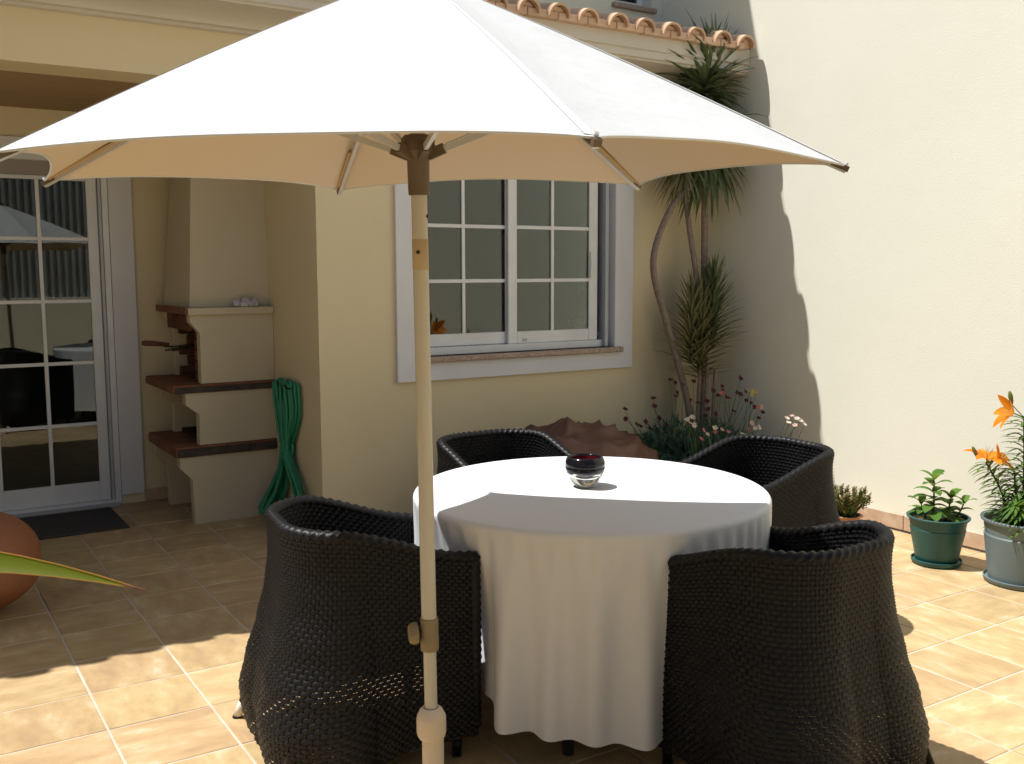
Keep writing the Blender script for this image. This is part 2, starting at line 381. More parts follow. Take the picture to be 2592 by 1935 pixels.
# ------------------------------------------------------------------ house
house = thing('house', 'cream rendered house with porch, white framed window and terracotta roof', 'house', (0, 0, 0))
def wall_with_hole(mb, x0, x1, z0, z1, hx0, hx1, hz0, hz1, yf, yb):
    mb.box(x0, hx0, yf, yb, z0, z1); mb.box(hx1, x1, yf, yb, z0, z1)
    if hz0 > z0: mb.box(hx0, hx1, yf, yb, z0, hz0)
    mb.box(hx0, hx1, yf, yb, hz1, z1)
WX0, WX1, WZ0, WZ1 = 2.64, 4.075, 1.0, 2.15
mb = MB()
P = [(XC, 0), (XR, 0), (XR, 2.93), (XC, 2.93)]
H = [(WX0, WZ0), (WX1, WZ0), (WX1, WZ1), (WX0, WZ1)]
V = [(x, YW, z) for x, z in P + H] + [(x, YW + .24, z) for x, z in H]
mb.add(V, [(0, 1, 5, 4), (1, 2, 6, 5), (2, 3, 7, 6), (3, 0, 4, 7), (4, 5, 9, 8), (5, 6, 10, 9), (6, 7, 11, 10), (7, 4, 8, 11)])
mb.build('wall', m_wall, house, fix=False)
# return wall beside the barbecue, porch wall, ceiling, beam
MB().add([(XC, YW, 0), (XC, YD, 0), (XC, YD, 2.93), (XC, YW, 2.93)], [(0, 3, 2, 1)]).build('wall', m_wall, house, fix=False)
DX0, DX1, DZ1 = -.66, 1.25, 2.17
mb = MB(); wall_with_hole(mb, XL, XC, 0, 2.62, DX0, DX1, 0, DZ1, YD, YD + .2); mb.build('wall', m_wall, house)
MB().box(XL - .25, XL, YW, YD, 0, 2.62).build('wall', m_wall, house)  # unseen left wall, added here to close off the porch and darken it
MB().box(XL, XC - .002, YW + .272, YD - .001, 2.475, 2.7).build('porch_ceiling', m_conc, house)
MB().box(XL - .25, XC - .003, YW, YW + .27, 2.46, 2.93).build('beam', m_wall, house)
MB().box(XL - .248, XL - .002, YW + .002, YW + .268, 0, 2.46).build('pillar', m_wall, house)
# cornice
prof = [(4.80, 2.935), (4.80, 2.832), (4.808, 2.826), (4.815, 2.826), (4.815, 2.786), (4.823, 2.780), (4.832, 2.780)]
for k in range(9):
    a = math.pi / 2 * k / 8
    prof.append((4.838 + .245 * math.sin(a) ** 1.0 * .98, 2.77 - .055 * (1 - math.cos(a))))
prof += [(5.12, 2.715), (5.12, 2.70), (5.168, 2.70), (5.168, 2.935)]
c_ = MB().prism(prof, 'x', XL - .3, XR - .001).build('cornice', m_mould, house, smooth=True, autos=40)
# upper storey
UX0, UX1, UZ0, UZ1 = 4.47, 4.80, 3.36, 4.1
YU = 5.68
P = [(XL, 2.9), (XR, 2.9), (XR, 5.95), (XL, 5.95)]; H = [(UX0, UZ0), (UX1, UZ0), (UX1, UZ1), (UX0, UZ1)]
V = [(x, YU, z) for x, z in P + H] + [(x, YU + .16, z) for x, z in H]
MB().add(V, [(0, 1, 5, 4), (1, 2, 6, 5), (2, 3, 7, 6), (3, 0, 4, 7), (4, 5, 9, 8), (5, 6, 10, 9), (6, 7, 11, 10), (7, 4, 8, 11)]).build('upper_wall', m_wall2, house, fix=False)
uw = MB().box(UX0, UX0 + .05, YU + .1, YU + .14, UZ0, UZ1).box(UX1 - .05, UX1, YU + .1, YU + .14, UZ0, UZ1).box(UX0 + .05, UX1 - .05, YU + .1, YU + .14, UZ0, UZ0 + .05).box(UX0 + .05, UX1 - .05, YU + .1, YU + .14, UZ1 - .05, UZ1).build('upper_window', m_alu, house)
MB().box(UX0 + .05, UX1 - .05, YU + .115, YU + .12, UZ0 + .05, UZ1 - .05).build('pane', m_glass, uw)
MB().box(UX0 - .03, UX1 + .03, YU - .03, YU + .1, UZ0 - .035, UZ0 - .002, .004).build('window_sill', m_gran, uw)
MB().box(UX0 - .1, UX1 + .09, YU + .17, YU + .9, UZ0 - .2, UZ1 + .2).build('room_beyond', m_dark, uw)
MB().box(XL - .3, XR - .002, 5.535, 7.4, 5.95, 6.1).build('upper_eave', m_mould, house)
# ------------------------------------------------------------------ lower roof: canal tiles
slope = math.atan(.23); rp_ = .2085
roof = MB().prism([(4.80, 2.938), (YU - .002, 2.938 + .19), (YU - .002, 2.925), (4.80, 2.925)], 'x', XL - .3, XR - .002).build('roof', m_mortar, house)
def half_tile(r, th, ln, up=1, seg=10, taper=.88):
    mb = MB(); V = []
    for e, (yy, k) in enumerate(((0, 1.0), (ln, taper))):
        for rr in (r * k, (r - th) * k):
            for s in range(seg + 1):
                a = math.pi * s / seg; V.append((-rr * math.cos(a), yy, up * rr * math.sin(a) * 1.02))
    n = seg + 1; Fs = []
    for s in range(seg):
        Fs += [(s, s + 1, 2 * n + s + 1, 2 * n + s), (n + s, 3 * n + s, 3 * n + s + 1, n + s + 1), (s, n + s, n + s + 1, s + 1), (2 * n + s, 2 * n + s + 1, 3 * n + s + 1, 3 * n + s)]
    Fs += [(0, 2 * n, 3 * n, n), (n - 1, 2 * n - 1, 4 * n - 1, 3 * n - 1)]
    mb.add(V, Fs); return mb
cover = half_tile(.074, .013, .42, 1); chan = half_tile(.078, .012, .44, -1, taper=.92)
def mesh_s(mb, name, mt):
    me = mb.mesh(name, mt, True, 35)
    import bmesh
    b_ = bmesh.new(); b_.from_mesh(me); bmesh.ops.recalc_face_normals(b_, faces=b_.faces); b_.to_mesh(me); b_.free(); return me
cov_me = mesh_s(cover, 'roof_tile', m_rt); chan_me = mesh_s(chan, 'roof_tile', m_rt)
plug = MB(); seg = 10
V = [(-.060 * math.cos(math.pi * s / seg), .03, .060 * math.sin(math.pi * s / seg)) for s in range(seg + 1)] + [(-.055 * math.cos(math.pi * s / seg), .16, .055 * math.sin(math.pi * s / seg)) for s in range(seg + 1)]
plug.add(V, [tuple(range(seg + 1))] + [(s, s + 1, s + 12, s + 11) for s in range(seg)])
plug_me = plug.mesh('mortar_plug', m_rt)
eave_me = MB().box(-rp_ / 2 + .002, rp_ / 2 - .002, 4.750, 4.83, 2.908, 2.950, .004).mesh('eave_tile', m_rt)
nx = int((4.795 - XL) / rp_) + 1
for k in range(nx):
    x = 4.795 - k * rp_
    for row in range(3):
        yy = 4.735 + row * .33; zz = 2.918 + row * .33 * math.tan(slope) + row * .004
        jx, jr = rnd(-.004, .004), rnd(-.012, .012)
        if row < 2 or True:
            inst('roof_tile', cov_me, roof, (x + jx, yy + rnd(-.008, .008), zz), (slope, rnd(-.03, .03), jr))
        if k < nx - 1:
            inst('roof_tile', chan_me, roof, (x - rp_ / 2 + rnd(-.003, .003), yy + .055 + rnd(-.004, .004), zz + .040), (slope, 0, rnd(-.01, .01)))
    if k < nx - 1: inst('eave_tile', eave_me, roof, (x - rp_ / 2, 0, rnd(-.0015, .0015)), (0, 0, 0))
    inst('mortar_plug', plug_me, roof, (x, 4.74, 2.912), (slope, 0, 0))

# ------------------------------------------------------------------ window
win = MB().box(WX0 - .145, WX0, YW - .022, YW - .001, WZ0 - .14, WZ1 + .14).box(WX1, WX1 + .145, YW - .022, YW - .001, WZ0 - .14, WZ1 + .14) \
    .box(WX0, WX1, YW - .022, YW - .001, WZ0 - .14, WZ0).box(WX0, WX1, YW - .022, YW - .001, WZ1, WZ1 + .14).build('window', m_white, house)
# reveal lining
MB().box(WX1 - .003, WX1, YW - .02, YW + .05, WZ0, WZ1).build('reveal', m_white, win)
MB().box(WX0 + .001, WX1 + .05, YW - .055, YW + .10, WZ0 - .034, WZ0 + .0, .006).build('window_sill', m_gran, win)
fr = MB(); fy0, fy1 = YW + .045, YW + .115
fr.box(WX0, WX0 + .03, fy0, fy1, WZ0, WZ1).box(WX1 - .034, WX1 - .004, fy0, fy1, WZ0, WZ1).box(WX0 + .03, WX1 - .034, fy0, fy1, WZ0 + .001, WZ0 + .045).box(WX0 + .03, WX1 - .034, fy0, fy1, WZ1 - .04, WZ1)
fr.build('window_frame', m_alu, win)
g = MB().box(WX1 - .058, WX1 - .036, YW + .012, YW + .044, WZ0 + .004, WZ1); g.build('shutter_rail', m_alurail, win)
MB().box(WX0 + .002, WX0 + .03, YW + .012, YW + .044, WZ0 + .004, WZ1).build('shutter_rail', m_alurail, win)
def sash(x0, x1, gx0, gx1, mx, y0, y1, z0, z1, gz0, gz1, hz, parent):
    b = .003
    s_ = MB().box(x0, gx0, y0, y1, z0, z1, b).box(gx1, x1, y0, y1, z0, z1, b).box(gx0, gx1, y0 + .001, y1 - .001, z0, gz0, b).box(gx0, gx1, y0 + .001, y1 - .001, gz1, z1, b).build('sash', m_alu, parent)
    ym = (y0 + y1) / 2
    for q in mx: MB().box(q - .011, q + .011, ym - .012, ym + .012, gz0, gz1, .002).build('glazing_bar', m_alu, parent)
    zs = [gz0] + hz + [gz1]; xs = [gx0] + mx + [gx1]
    for q in hz: MB().box(gx0, gx1, ym - .0105, ym + .0105, q - .011, q + .011, .002).build('glazing_bar', m_alu, parent)
    for i in range(len(xs) - 1):
        for j in range(len(zs) - 1):
            MB().box(xs[i], xs[i + 1], ym - .002, ym + .002, zs[j], zs[j + 1]).build('pane', m_glass, parent)
sash(3.296, 3.988, 3.361, 3.918, [3.63], YW + .058, YW + .083, 1.046, 2.11, 1.121, 2.085, [1.438, 1.767], win)
sash(2.67, 3.34, 2.735, 3.296, [2.997], YW + .088, YW + .113, 1.047, 2.11, 1.121, 2.085, [1.438, 1.767], win)
MB().box(3.40, 3.43, YW + .052, YW + .058, 1.06, 1.075).build('catch', m_alurail, win)
MB().box(3.922, 3.936, YW + .046, YW + .058, 1.45, 1.62, .003).build('handle', m_alu, win)
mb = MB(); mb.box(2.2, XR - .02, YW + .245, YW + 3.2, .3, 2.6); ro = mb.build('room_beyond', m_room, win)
# open the front of that room: remove its camera-facing wall
import bmesh
def open_front(o, yy):
    bm = bmesh.new(); bm.from_mesh(o.data)
    bmesh.ops.delete(bm, geom=[f for f in bm.faces if all(abs(v.co.y - yy) < 1e-4 for v in f.verts)], context='FACES'); bm.to_mesh(o.data); bm.free()
open_front(ro, YW + .245)

# ------------------------------------------------------------------ sliding door
door = MB().box(1.252, 1.392, YD - .022, YD - .001, .066, 2.30).box(DX0 - .14, DX0 - .002, YD - .022, YD - .001, .066, 2.30).box(DX0 - .002, 1.252, YD - .022, YD - .001, DZ1 + .001, 2.30).build('sliding_door', m_white, house)
MB().box(1.215, 1.249, YD - .01, YD + .11, .012, DZ1).box(DX0, DX0 + .03, YD - .01, YD + .11, .012, DZ1).box(DX0 + .03, 1.215, YD - .01, YD + .11, .002, .035).build('door_frame', m_alu, door)
MB().box(DX0 + .03, 1.215, YD + .0, YD + .10, 2.085, DZ1).build('shutter_box', m_box, door)
MB().box(1.196, 1.213, YD + .005, YD + .04, .036, 2.085).build('shutter_rail', m_alurail, door)
MB().box(DX0 + .03, 1.235, YD - .07, YD - .012, .0, .02, .004).build('threshold', m_alurail, door)
sash(.50, 1.194, .575, 1.131, [.854], YD + .03, YD + .06, .036, 2.085, .16, 2.06, [.537, .929, 1.317, 1.703], door)
sash(-.17, .52, -.095, .455, [.18], YD + .065, YD + .095, .036, 2.085, .16, 2.06, [.537, .929, 1.317, 1.703], door)
MB().box(DX0 + .03, -.15, YD + .03, YD + .06, .036, 2.085).build('side_panel', m_alu, door)
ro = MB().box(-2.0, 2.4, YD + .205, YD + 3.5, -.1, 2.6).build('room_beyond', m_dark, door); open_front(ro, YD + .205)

# skirting along the porch wall and the return wall
sk_me = MB().box(0, .327, -.011, 0, .004, .082, .003).mesh('skirting_tile', m_skirt)
for k in range(2):
    inst('skirting_tile', sk_me, house, (1.394 + k * .33, YD - .001, 0))
for k in range(2):
    o = inst('skirting_tile', sk_me, house, (XC - .001, YW + .70 - k * .33, 0), (0, 0, R(-90)))
for k in range(8):
    o = inst('skirting_tile', sk_me, house, (XC + .01 + k * .33, YW - .001, 0), (0, 0, 0))

# ------------------------------------------------------------------ garden walls
gw = MB().box(XR, XR + .25, -4.0, 8.0, 0, 6.3).build('garden_wall', m_wall2)
tag(gw, 'tall pale cream wall in full sun with tiled skirting', 'wall')
sk2 = MB().box(-.012, 0, 0, .327, .008, .096, .003).mesh('skirting_tile', m_skirt)
for k in range(22):
    inst('skirting_tile', sk2, gw, (XR - .0005, YW - .01 - (k + 1) * .33, 0), (rnd(-.002, .002), 0, 0))
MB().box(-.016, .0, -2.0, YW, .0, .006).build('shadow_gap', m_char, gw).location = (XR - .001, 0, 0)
bw = MB().box(-3.2, XR, -2.9, -2.7, 0, 1.12).box(-3.4, -3.2, -2.9, 8.0, 0, 3.6).build('boundary_wall_and_sky_blocker', m_wall2)  # low run carries the fence; tall left wing added out of view to block sky light
tag(bw, 'cream boundary wall under the grey ribbed fence, mirrored in the door, plus an added unseen left wing that blocks sky light', 'wall')
mb = MB(); n = 0; V = []; xs = []
x = -3.2
while x < XR - .05: xs.append(x); x += .0125
for q, x in enumerate(xs):
    yy = -2.8 + .028 * math.sin(2 * math.pi * x / .10)
    V += [(x, yy, 1.12), (x, yy, 4.6)]
mb.add(V, [(2 * q, 2 * q + 2, 2 * q + 3, 2 * q + 1) for q in range(len(xs) - 1)])
mb.build('corrugated_fence', m_fence, smooth=True, fix=False)
tag(bpy.data.objects['corrugated_fence'], 'grey vertical ribbed fence mirrored in the glass of the sliding door', 'fence')

# ------------------------------------------------------------------ barbecue
bbq = thing('barbecue', 'built-in cream barbecue with red tiled shelves in the porch corner', 'barbecue', (1.75, 6.2, 0))
def part(mb, name, mt, parent=bbq, **k):
    o = mb.build(name, mt, parent, **k)
    if parent.type == 'EMPTY' and parent.parent is None:
        o.matrix_parent_inverse = Matrix.Translation(-parent.location)
    return o
bx1 = XC - .003
def panel(y0, y1):
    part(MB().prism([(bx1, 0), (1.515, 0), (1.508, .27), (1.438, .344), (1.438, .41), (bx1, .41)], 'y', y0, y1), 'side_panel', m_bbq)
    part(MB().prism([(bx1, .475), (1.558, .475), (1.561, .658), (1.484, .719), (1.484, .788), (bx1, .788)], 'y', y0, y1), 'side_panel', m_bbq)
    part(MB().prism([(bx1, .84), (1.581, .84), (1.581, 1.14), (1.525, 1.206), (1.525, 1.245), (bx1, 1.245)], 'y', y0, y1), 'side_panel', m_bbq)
panel(5.91, 5.98); panel(6.50, 6.57)
for z0, z1, xf in ((.411, .468, 1.412), (.789, .834, 1.409)):
    sh = part(MB().box(xf + .012, bx1, 5.893, 6.60, z0, z1 - .008, .004), 'shelf', m_char)
    zt = z1 - .008; k = 0; yy = 5.895
    while yy < 6.59:
        for xx in (xf + .002, xf + .152, xf + .302, xf + .452):
            t_ = MB().box(xx, min(xx + .147, bx1), yy, min(yy + .138, 6.60), zt, zt + .012, .002).build('shelf_tile', m_redtile, sh)
        t_ = MB().box(xf, xf + .0115, yy, min(yy + .138, 6.60), z0 + .002, zt - .001, .002).build('shelf_tile', m_redtile, sh)
        yy += .141
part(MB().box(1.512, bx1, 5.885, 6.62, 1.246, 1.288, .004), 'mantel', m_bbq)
for k in range(5):
    part(MB().box(1.497, 1.511, 5.888 + k * .147, 5.888 + k * .147 + .143, 1.248, 1.291, .002), 'mantel_tile', m_redtile)
hb = [(1.55, 5.93), (bx1, 5.93), (bx1, 6.56), (1.55, 6.56)]; ht = [(1.62, 6.00), (bx1, 6.00), (bx1, 6.52), (1.62, 6.52)]
hb2 = [(1.545, 5.975), (2.0275, 5.975), (2.0275, 6.56), (1.535, 6.56)]; ht2 = [(1.615, 6.04), (2.0275, 6.04), (2.0275, 6.54), (1.63, 6.54)]
V = [(x, y, 1.289) for x, y in hb2] + [(x, y, 2.474) for x, y in ht2]
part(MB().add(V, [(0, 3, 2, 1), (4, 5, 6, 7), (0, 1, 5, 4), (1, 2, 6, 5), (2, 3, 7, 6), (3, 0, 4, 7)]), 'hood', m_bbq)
# firebrick lining
for row in range(6):
    z = .842 + row * .066
    for k in range(4):
        off = (row % 2) * .065
        part(MB().box(bx1 - .05, bx1 - .004, 5.985 + k * .128 - off * (k > 0), min(5.985 + k * .128 + .12, 6.495), z, z + .058, .004), 'firebrick', m_soot)
    for k in range(3):
        x0 = 1.60 + k * .125 + (row % 2) * .05
        part(MB().box(x0, min(x0 + .118, bx1 - .055), 6.455, 6.497, z, z + .058, .004), 'firebrick', m_soot if k else m_brick)
    part(MB().box(1.575, 1.63, 5.982, 6.02, z, z + .058, .004), 'firebrick', m_brick)
for k in range(4):
    part(MB().box(1.535, 1.56, 5.985 + k * .128, 5.985 + k * .128 + .12, 1.15, 1.24, .003), 'firebrick', m_brick)
part(MB().box(1.62, bx1 - .06, 6.02, 6.45, .842, .86), 'hearth', m_soot)
part(MB().box(1.60, bx1 - .01, 5.985, 6.495, .475, .50), 'hearth', m_soot)
part(MB().box(1.70, bx1 - .02, 6.0, 6.45, .51, .66), 'ash_box', m_iron)
gr = thing('grill_rack', 'dark grill rack with brown wooden handle poking out of the barbecue', 'grill', (1.6, 6.2, 1.04))
b = MB()
for k in range(9): b.tube([(.02, -.18 + k * .045, 0), (.38, -.18 + k * .045, 0)], .003, 5)
b.tube([(.02, -.19, 0), (.02, .19, 0)], .004, 5).tube([(.38, -.19, 0), (.38, .19, 0)], .004, 5)
b.build('grate', m_iron, gr)
MB().tube([(-.16, 0, .01), (.02, 0, .0)], .005, 6).tube([(-.16, -.03, -.012), (.02, -.05, 0)], .005, 6).build('rod', m_iron, gr)
MB().tube([(-.285, .0, .035), (-.27, 0, .034), (-.2, 0, .028), (-.13, 0, .018)], [.012, .017, .015, .012], 8).build('handle', m_woodh, gr, smooth=True)
MB().box(-.12, -.06, -.035, -.005, -.02, .0, .003).build('bracket', m_woodh, gr)
qz = thing('quartz_cluster', 'white crystal rock cluster on the barbecue mantel', 'rock', (1.87, 5.93, 1.2885))
for k, (x, y, s) in enumerate([(-.055, 0, .028), (0, .012, .036), (.045, -.005, .03), (.02, -.03, .022), (-.025, -.028, .02)]):
    b = MB(); prof = [(.001, 0), (s * .9, s * .15), (s, s * .6), (s * .75, s * 1.2), (s * .3, s * 1.6), (.001, s * 1.65)]
    ph = k * 1.7
    b.lathe(prof, (x, y, 0), 9, wob=lambda t, z, ph=ph: 1 + .22 * math.sin(3 * t + ph + z * 90) + .12 * math.sin(5 * t - ph))
    b.build('crystal', m_quartz, qz)

# ------------------------------------------------------------------ hose
hose = thing('garden_hose', 'green garden hose hung in long loops on the porch side wall', 'hose', (XC, 5.6, 0))
MB().tube([(.0, -.10, .825), (-.07, -.10, .825), (-.09, -.10, .85)], .006, 6).build('hook', m_iron, hose)
MB().tube([(.0, .02, .835), (-.07, .02, .835), (-.09, .02, .86)], .006, 6).build('hook', m_iron, hose)
random.seed(11)
for k in range(11):
    left = k % 2 == 0
    dx = -.018 - .011 * (k % 5)
    ya = -.155 + .27 * k / 10 + rnd(-.015, .015); yb_ = ya + rnd(.03, .07)
    wa, wb = rnd(-.05, .0), rnd(.0, .06)
    if left:
        bt = rnd(.16, .27); zz = rnd(.03, .12); ox = -.03 - .07 * rnd(0, 1)
        low = [(dx + ox * .5, bt * .62, .24), (dx + ox, bt, zz + .03), (dx + ox * 1.2, bt * .93, zz - .005), (dx + ox, bt * .72, zz + .02), (dx + ox * .4, bt * .40, .22)]
    else:
        bt = rnd(-.36, -.22); zz = rnd(.05, .16); ox = -.02 - .03 * rnd(0, 1)
        low = [(dx + ox * .5, bt * .62, .28), (dx + ox, bt, zz + .05), (dx + ox * 1.2, bt * .96, zz), (dx + ox, bt * .78, zz + .04), (dx + ox * .4, bt * .45, .25)]
    pts = [(dx, (ya + yb_) / 2, .850 + .006 * (k % 3)), (dx - .006, ya, .825), (dx, ya * .8 - .02, .66), (dx - .01, wa, .45)] + low + [(dx - .008, wb, .45), (dx, yb_ * .8 + .02, .66), (dx - .006, yb_ + .01, .82), (dx, (ya + yb_) / 2 + .01, .852 + .006 * (k % 3))]
    MB().tube(catmull(pts, 8), .0105, 8).build('hose_loop', m_hose, hose, smooth=True)
MB().tube(catmull([(-.03, .03, .80), (-.035, .035, .72), (-.03, .03, .66)], 5), .014, 8).build('nozzle', m_blk, hose, smooth=True)

# doormat
mt_ = MB().box(.28, 1.164, 6.03, 6.60, .0005, .014, .004).build('doormat', m_mat); tag(mt_, 'dark flat doormat in front of the sliding door', 'doormat')

# ------------------------------------------------------------------ table, cloth
TC = Vector((2.048, 2.72, 0)); TR = .613
tb = thing('table', 'round dining table hidden under the long white cloth', 'table', (TC.x, TC.y, 0))
MB().lathe([(.001, .716), (.595, .716), (.605, .722), (.605, .738), (.598, .744), (.001, .744)], (0, 0, 0), 64).build('table_top', m_brnpl, tb, smooth=True, autos=40)
for k in range(4):
    a = R(45 + 90 * k)
    MB().tube([(.42 * math.cos(a), .42 * math.sin(a), .715), (.45 * math.cos(a), .45 * math.sin(a), .0)], [.024, .018], 10).build('leg', m_blk, tb)
cl = MB(); rows = []; NPH = 420
rng = [rnd(0, 6.28) for _ in range(8)]
def hem(ph):
    # cloth hangs lower towards one corner
    c = R(-103)
    return .112 + .06 * (1 - math.cos(ph - c)) * .5 + .010 * math.sin(2 * ph + 1)
def fold(ph, t):
    a = .55 * math.sin(29 * ph + 1.1 * math.sin(3 * ph + rng[0]) + rng[1]) + .3 * math.sin(17 * ph + rng[2] + 1.5 * t) + .28 * math.sin(11 * ph + rng[3] - t)
    g = .6 + .4 * math.sin(2.3 * ph + rng[4])
    return a * g
rads = [0.001, .1, .2, .3, .4, .5, .56, .595]
for r in rads: rows.append([(r * math.cos(2 * math.pi * i / NPH), r * math.sin(2 * math.pi * i / NPH), .7475 + .0006 * math.sin(7 * r * 9 + i * .05)) for i in range(NPH)])
for q in range(5):
    a = math.pi / 2 * (q + 1) / 5; rows.append([((.595 + .018 * math.sin(a)) * math.cos(2 * math.pi * i / NPH), (.595 + .018 * math.sin(a)) * math.sin(2 * math.pi * i / NPH), .7475 - .018 * (1 - math.cos(a))) for i in range(NPH)])
NV = 34
for q in range(1, NV + 1):
    t = q / NV; row = []
    for i in range(NPH):
        ph = 2 * math.pi * i / NPH; zb = hem(ph); z = .7295 + (zb - .7295) * t
        amp = .036 * (1 - math.exp(-t * 3.2)) * (.55 + .6 * t)
        top_g = .004 * math.sin(61 * ph + rng[5]) * math.exp(-((t - .10) / .10) ** 2) * (1 if math.sin(ph * 1.5 + 1.9) > -.2 else .3)
        rr = .613 + amp * fold(ph, t) - .006 * math.sin(math.pi * t) + top_g + .006 * t
        # pushed in where the chair behind the pole stands against it
        dl = (math.degrees(ph) - 180); g_ = 1 / (1 + math.exp(-(dl + 20) / 2)) * 1 / (1 + math.exp((dl - 23) / 1.1))
        rr -= .062 * g_ * min(1, t * 1.7); z += .055 * g_ * t
        row.append((rr * math.cos(ph), rr * math.sin(ph), z))
    rows.append(row)
cl.grid(rows, NPH, len(rows), True)
co = cl.build('tablecloth', m_cloth, None, smooth=True, fix=False); co.location = (TC.x, TC.y, 0)
tag(co, 'long white cloth draped in soft folds over the round table', 'tablecloth')

# bowl
bowl = thing('glass_bowl', 'thick clear and dark blue glass bowl with red inside on the table', 'bowl', (2.046, 2.748, .749)); bowl.scale = (1.2, 1.2, 1.12)
wob = lambda t, z: 1 + .02 * math.sin(2 * t + .6) + .012 * math.sin(5 * t)
wobr = lambda t, z: (1 + .02 * math.sin(2 * t + .6) + .012 * math.sin(5 * t))
MB().lathe([(.0, .0005), (.026, .0005), (.030, .003), (.044, .022), (.0545, .048), (.0575, .062), (.0562, .0638), (.0555, .0605), (.0485, .0525), (.033, .0395), (.016, .033), (.0, .032)], (0, 0, 0), 48, wob=wob).build('glass_body', m_bowlglass, bowl, smooth=True)
MB().lathe([(.0, .0328), (.016, .0338), (.033, .0403), (.0489, .0535), (.0563, .0646), (.0575, .070), (.0555, .084), (.052, .092), (.048, .0955), (.0445, .093), (.0437, .088), (.0432, .080), (.040, .062), (.031, .0455), (.016, .0375), (.0, .0365)], (0, 0, 0), 48, wob=wob).build('blue_layer', m_bowldark, bowl, smooth=True)
MB().lathe([(.0, .0376), (.0163, .0386), (.0302, .0467), (.0386, .0625), (.0415, .0805), (.0420, .088)], (0, 0, .0008), 48, wob=wobr).build('red_lining', m_bowlred, bowl, smooth=True)

# ------------------------------------------------------------------ wicker tub chairs
CW, CL_, ZB, ZF, ZL = .28, .55, .743, .639, .085
RC = .78 * CW
def u_path(n):
    """outer plan of the tub from one arm front round the back; list of (x, y, nx, ny, backness)"""
    segs = []; La = CL_ - RC; Larc = RC * math.pi / 2; Lb = 2 * (CW - RC); tot = 2 * La + 2 * Larc + Lb
    out = []
    for i in range(n + 1):
        s = tot * i / n
        if s < La: x, y, nx, ny = CL_ / 2 - s, -CW, 0, -1
        elif s < La + Larc:
            a = (s - La) / RC; x, y, nx, ny = -CL_ / 2 + RC - RC * math.sin(a), -CW + RC - RC * math.cos(a), -math.sin(a), -math.cos(a)
        elif s < La + Larc + Lb: x, y, nx, ny = -CL_ / 2, -CW + RC + (s - La - Larc), -1, 0
        elif s < La + 2 * Larc + Lb:
            a = (s - La - Larc - Lb) / RC; x, y, nx, ny = -CL_ / 2 + RC - RC * math.cos(a), CW - RC + RC * math.sin(a), -math.cos(a), math.sin(a)
        else: x, y, nx, ny = -CL_ / 2 + RC + (s - La - 2 * Larc - Lb), CW, 0, 1
        out.append((x, y, nx, ny))
    return out, tot
def rim_z(x):
    s = max(0, min(1, (x + CL_ * .3) / (CL_ * .8))); s = s * s * (3 - 2 * s); return ZB - (ZB - ZF) * s
def bulge(v, back, cor=0):
    # profile from bottom (0) to rim (1): tucked foot, belly, waist, flared rim
    def ev(pts):
        for (a, p), (b, q) in zip(pts, pts[1:]):
            if v <= b:
                t = (v - a) / (b - a); t = t * t * (3 - 2 * t) * .5 + t * .5; return p + (q - p) * t
        return pts[-1][1]
    val = ev([(0, .036), (.10, .058), (.22, .070), (.36, .055), (.52, .026), (.68, .006), (.82, -.002), (.93, 0), (1, .006)])
    crn = ev([(0, .066), (.15, .058), (.33, .042), (.54, .028), (.74, .013), (.9, .002), (1, 0)])
    return val * (.12 + .88 * back) + crn * cor ** .8
NS = 124
path, PL = u_path(NS * 2)
def surf(k2, v, off, inner=False, zl=ZL):
    x, y, nx, ny = path[k2]
    back = max(0, min(1, (-x + .10) / .30)); back = back * back * (3 - 2 * back)
    if not inner: zl = .035 + .045 * (1 - back)
    z = zl + (rim_z(x) - zl) * v
    o = (bulge(v, back, abs(2 * nx * ny)) if not inner else (-.040 + .012 * v)) + off
    return (x + nx * o, y + ny * o, z)
def weave(mb, rows, inner, v0=0.0, amp=.0030, phase=0, zl=ZL):
    for r in range(rows):
        va = v0 + (1 - v0) * (r + .0) / rows; vm = v0 + (1 - v0) * (r + .5) / rows; vb = v0 + (1 - v0) * (r + 1.0) / rows
        G = [[], [], []]
        for k in range(NS * 2 + 1):
            sgn = math.sin(math.pi / 2 * k) if k % 2 else 0.0
            o = amp * sgn * (1 if (r + phase) % 2 else -1) * (-1 if inner else 1)
            G[0].append(surf(k, va, o * .75 - .0022, inner, zl)); G[1].append(surf(k, vm, o + .0012, inner, zl)); G[2].append(surf(k, vb, o * .75 - .0022, inner, zl))
        mb.grid(G, NS * 2 + 1, 3)
def stakes(mb, rows, inner, v0=0.0, amp=.0030, zl=ZL):
    for k in range(1, NS * 2, 2):
        G = [[], []]
        s0 = math.sin(math.pi / 2 * k)
        for r in range(rows + 1):
            v = v0 + (1 - v0) * min(1, (r + .5) / rows)
            if r == rows: v = 1
            o = -amp * .8 * s0 * (1 if r % 2 else -1) * (-1 if inner else 1)
            a = Vector(surf(k - 1, v, o, inner, zl)); b = Vector(surf(k + 1, v, o, inner, zl)); c = Vector(surf(k, v, o, inner, zl))
            G[0].append(c + (a - c) * .30); G[1].append(c + (b - c) * .30)
        mb.grid(G, rows + 1, 2)
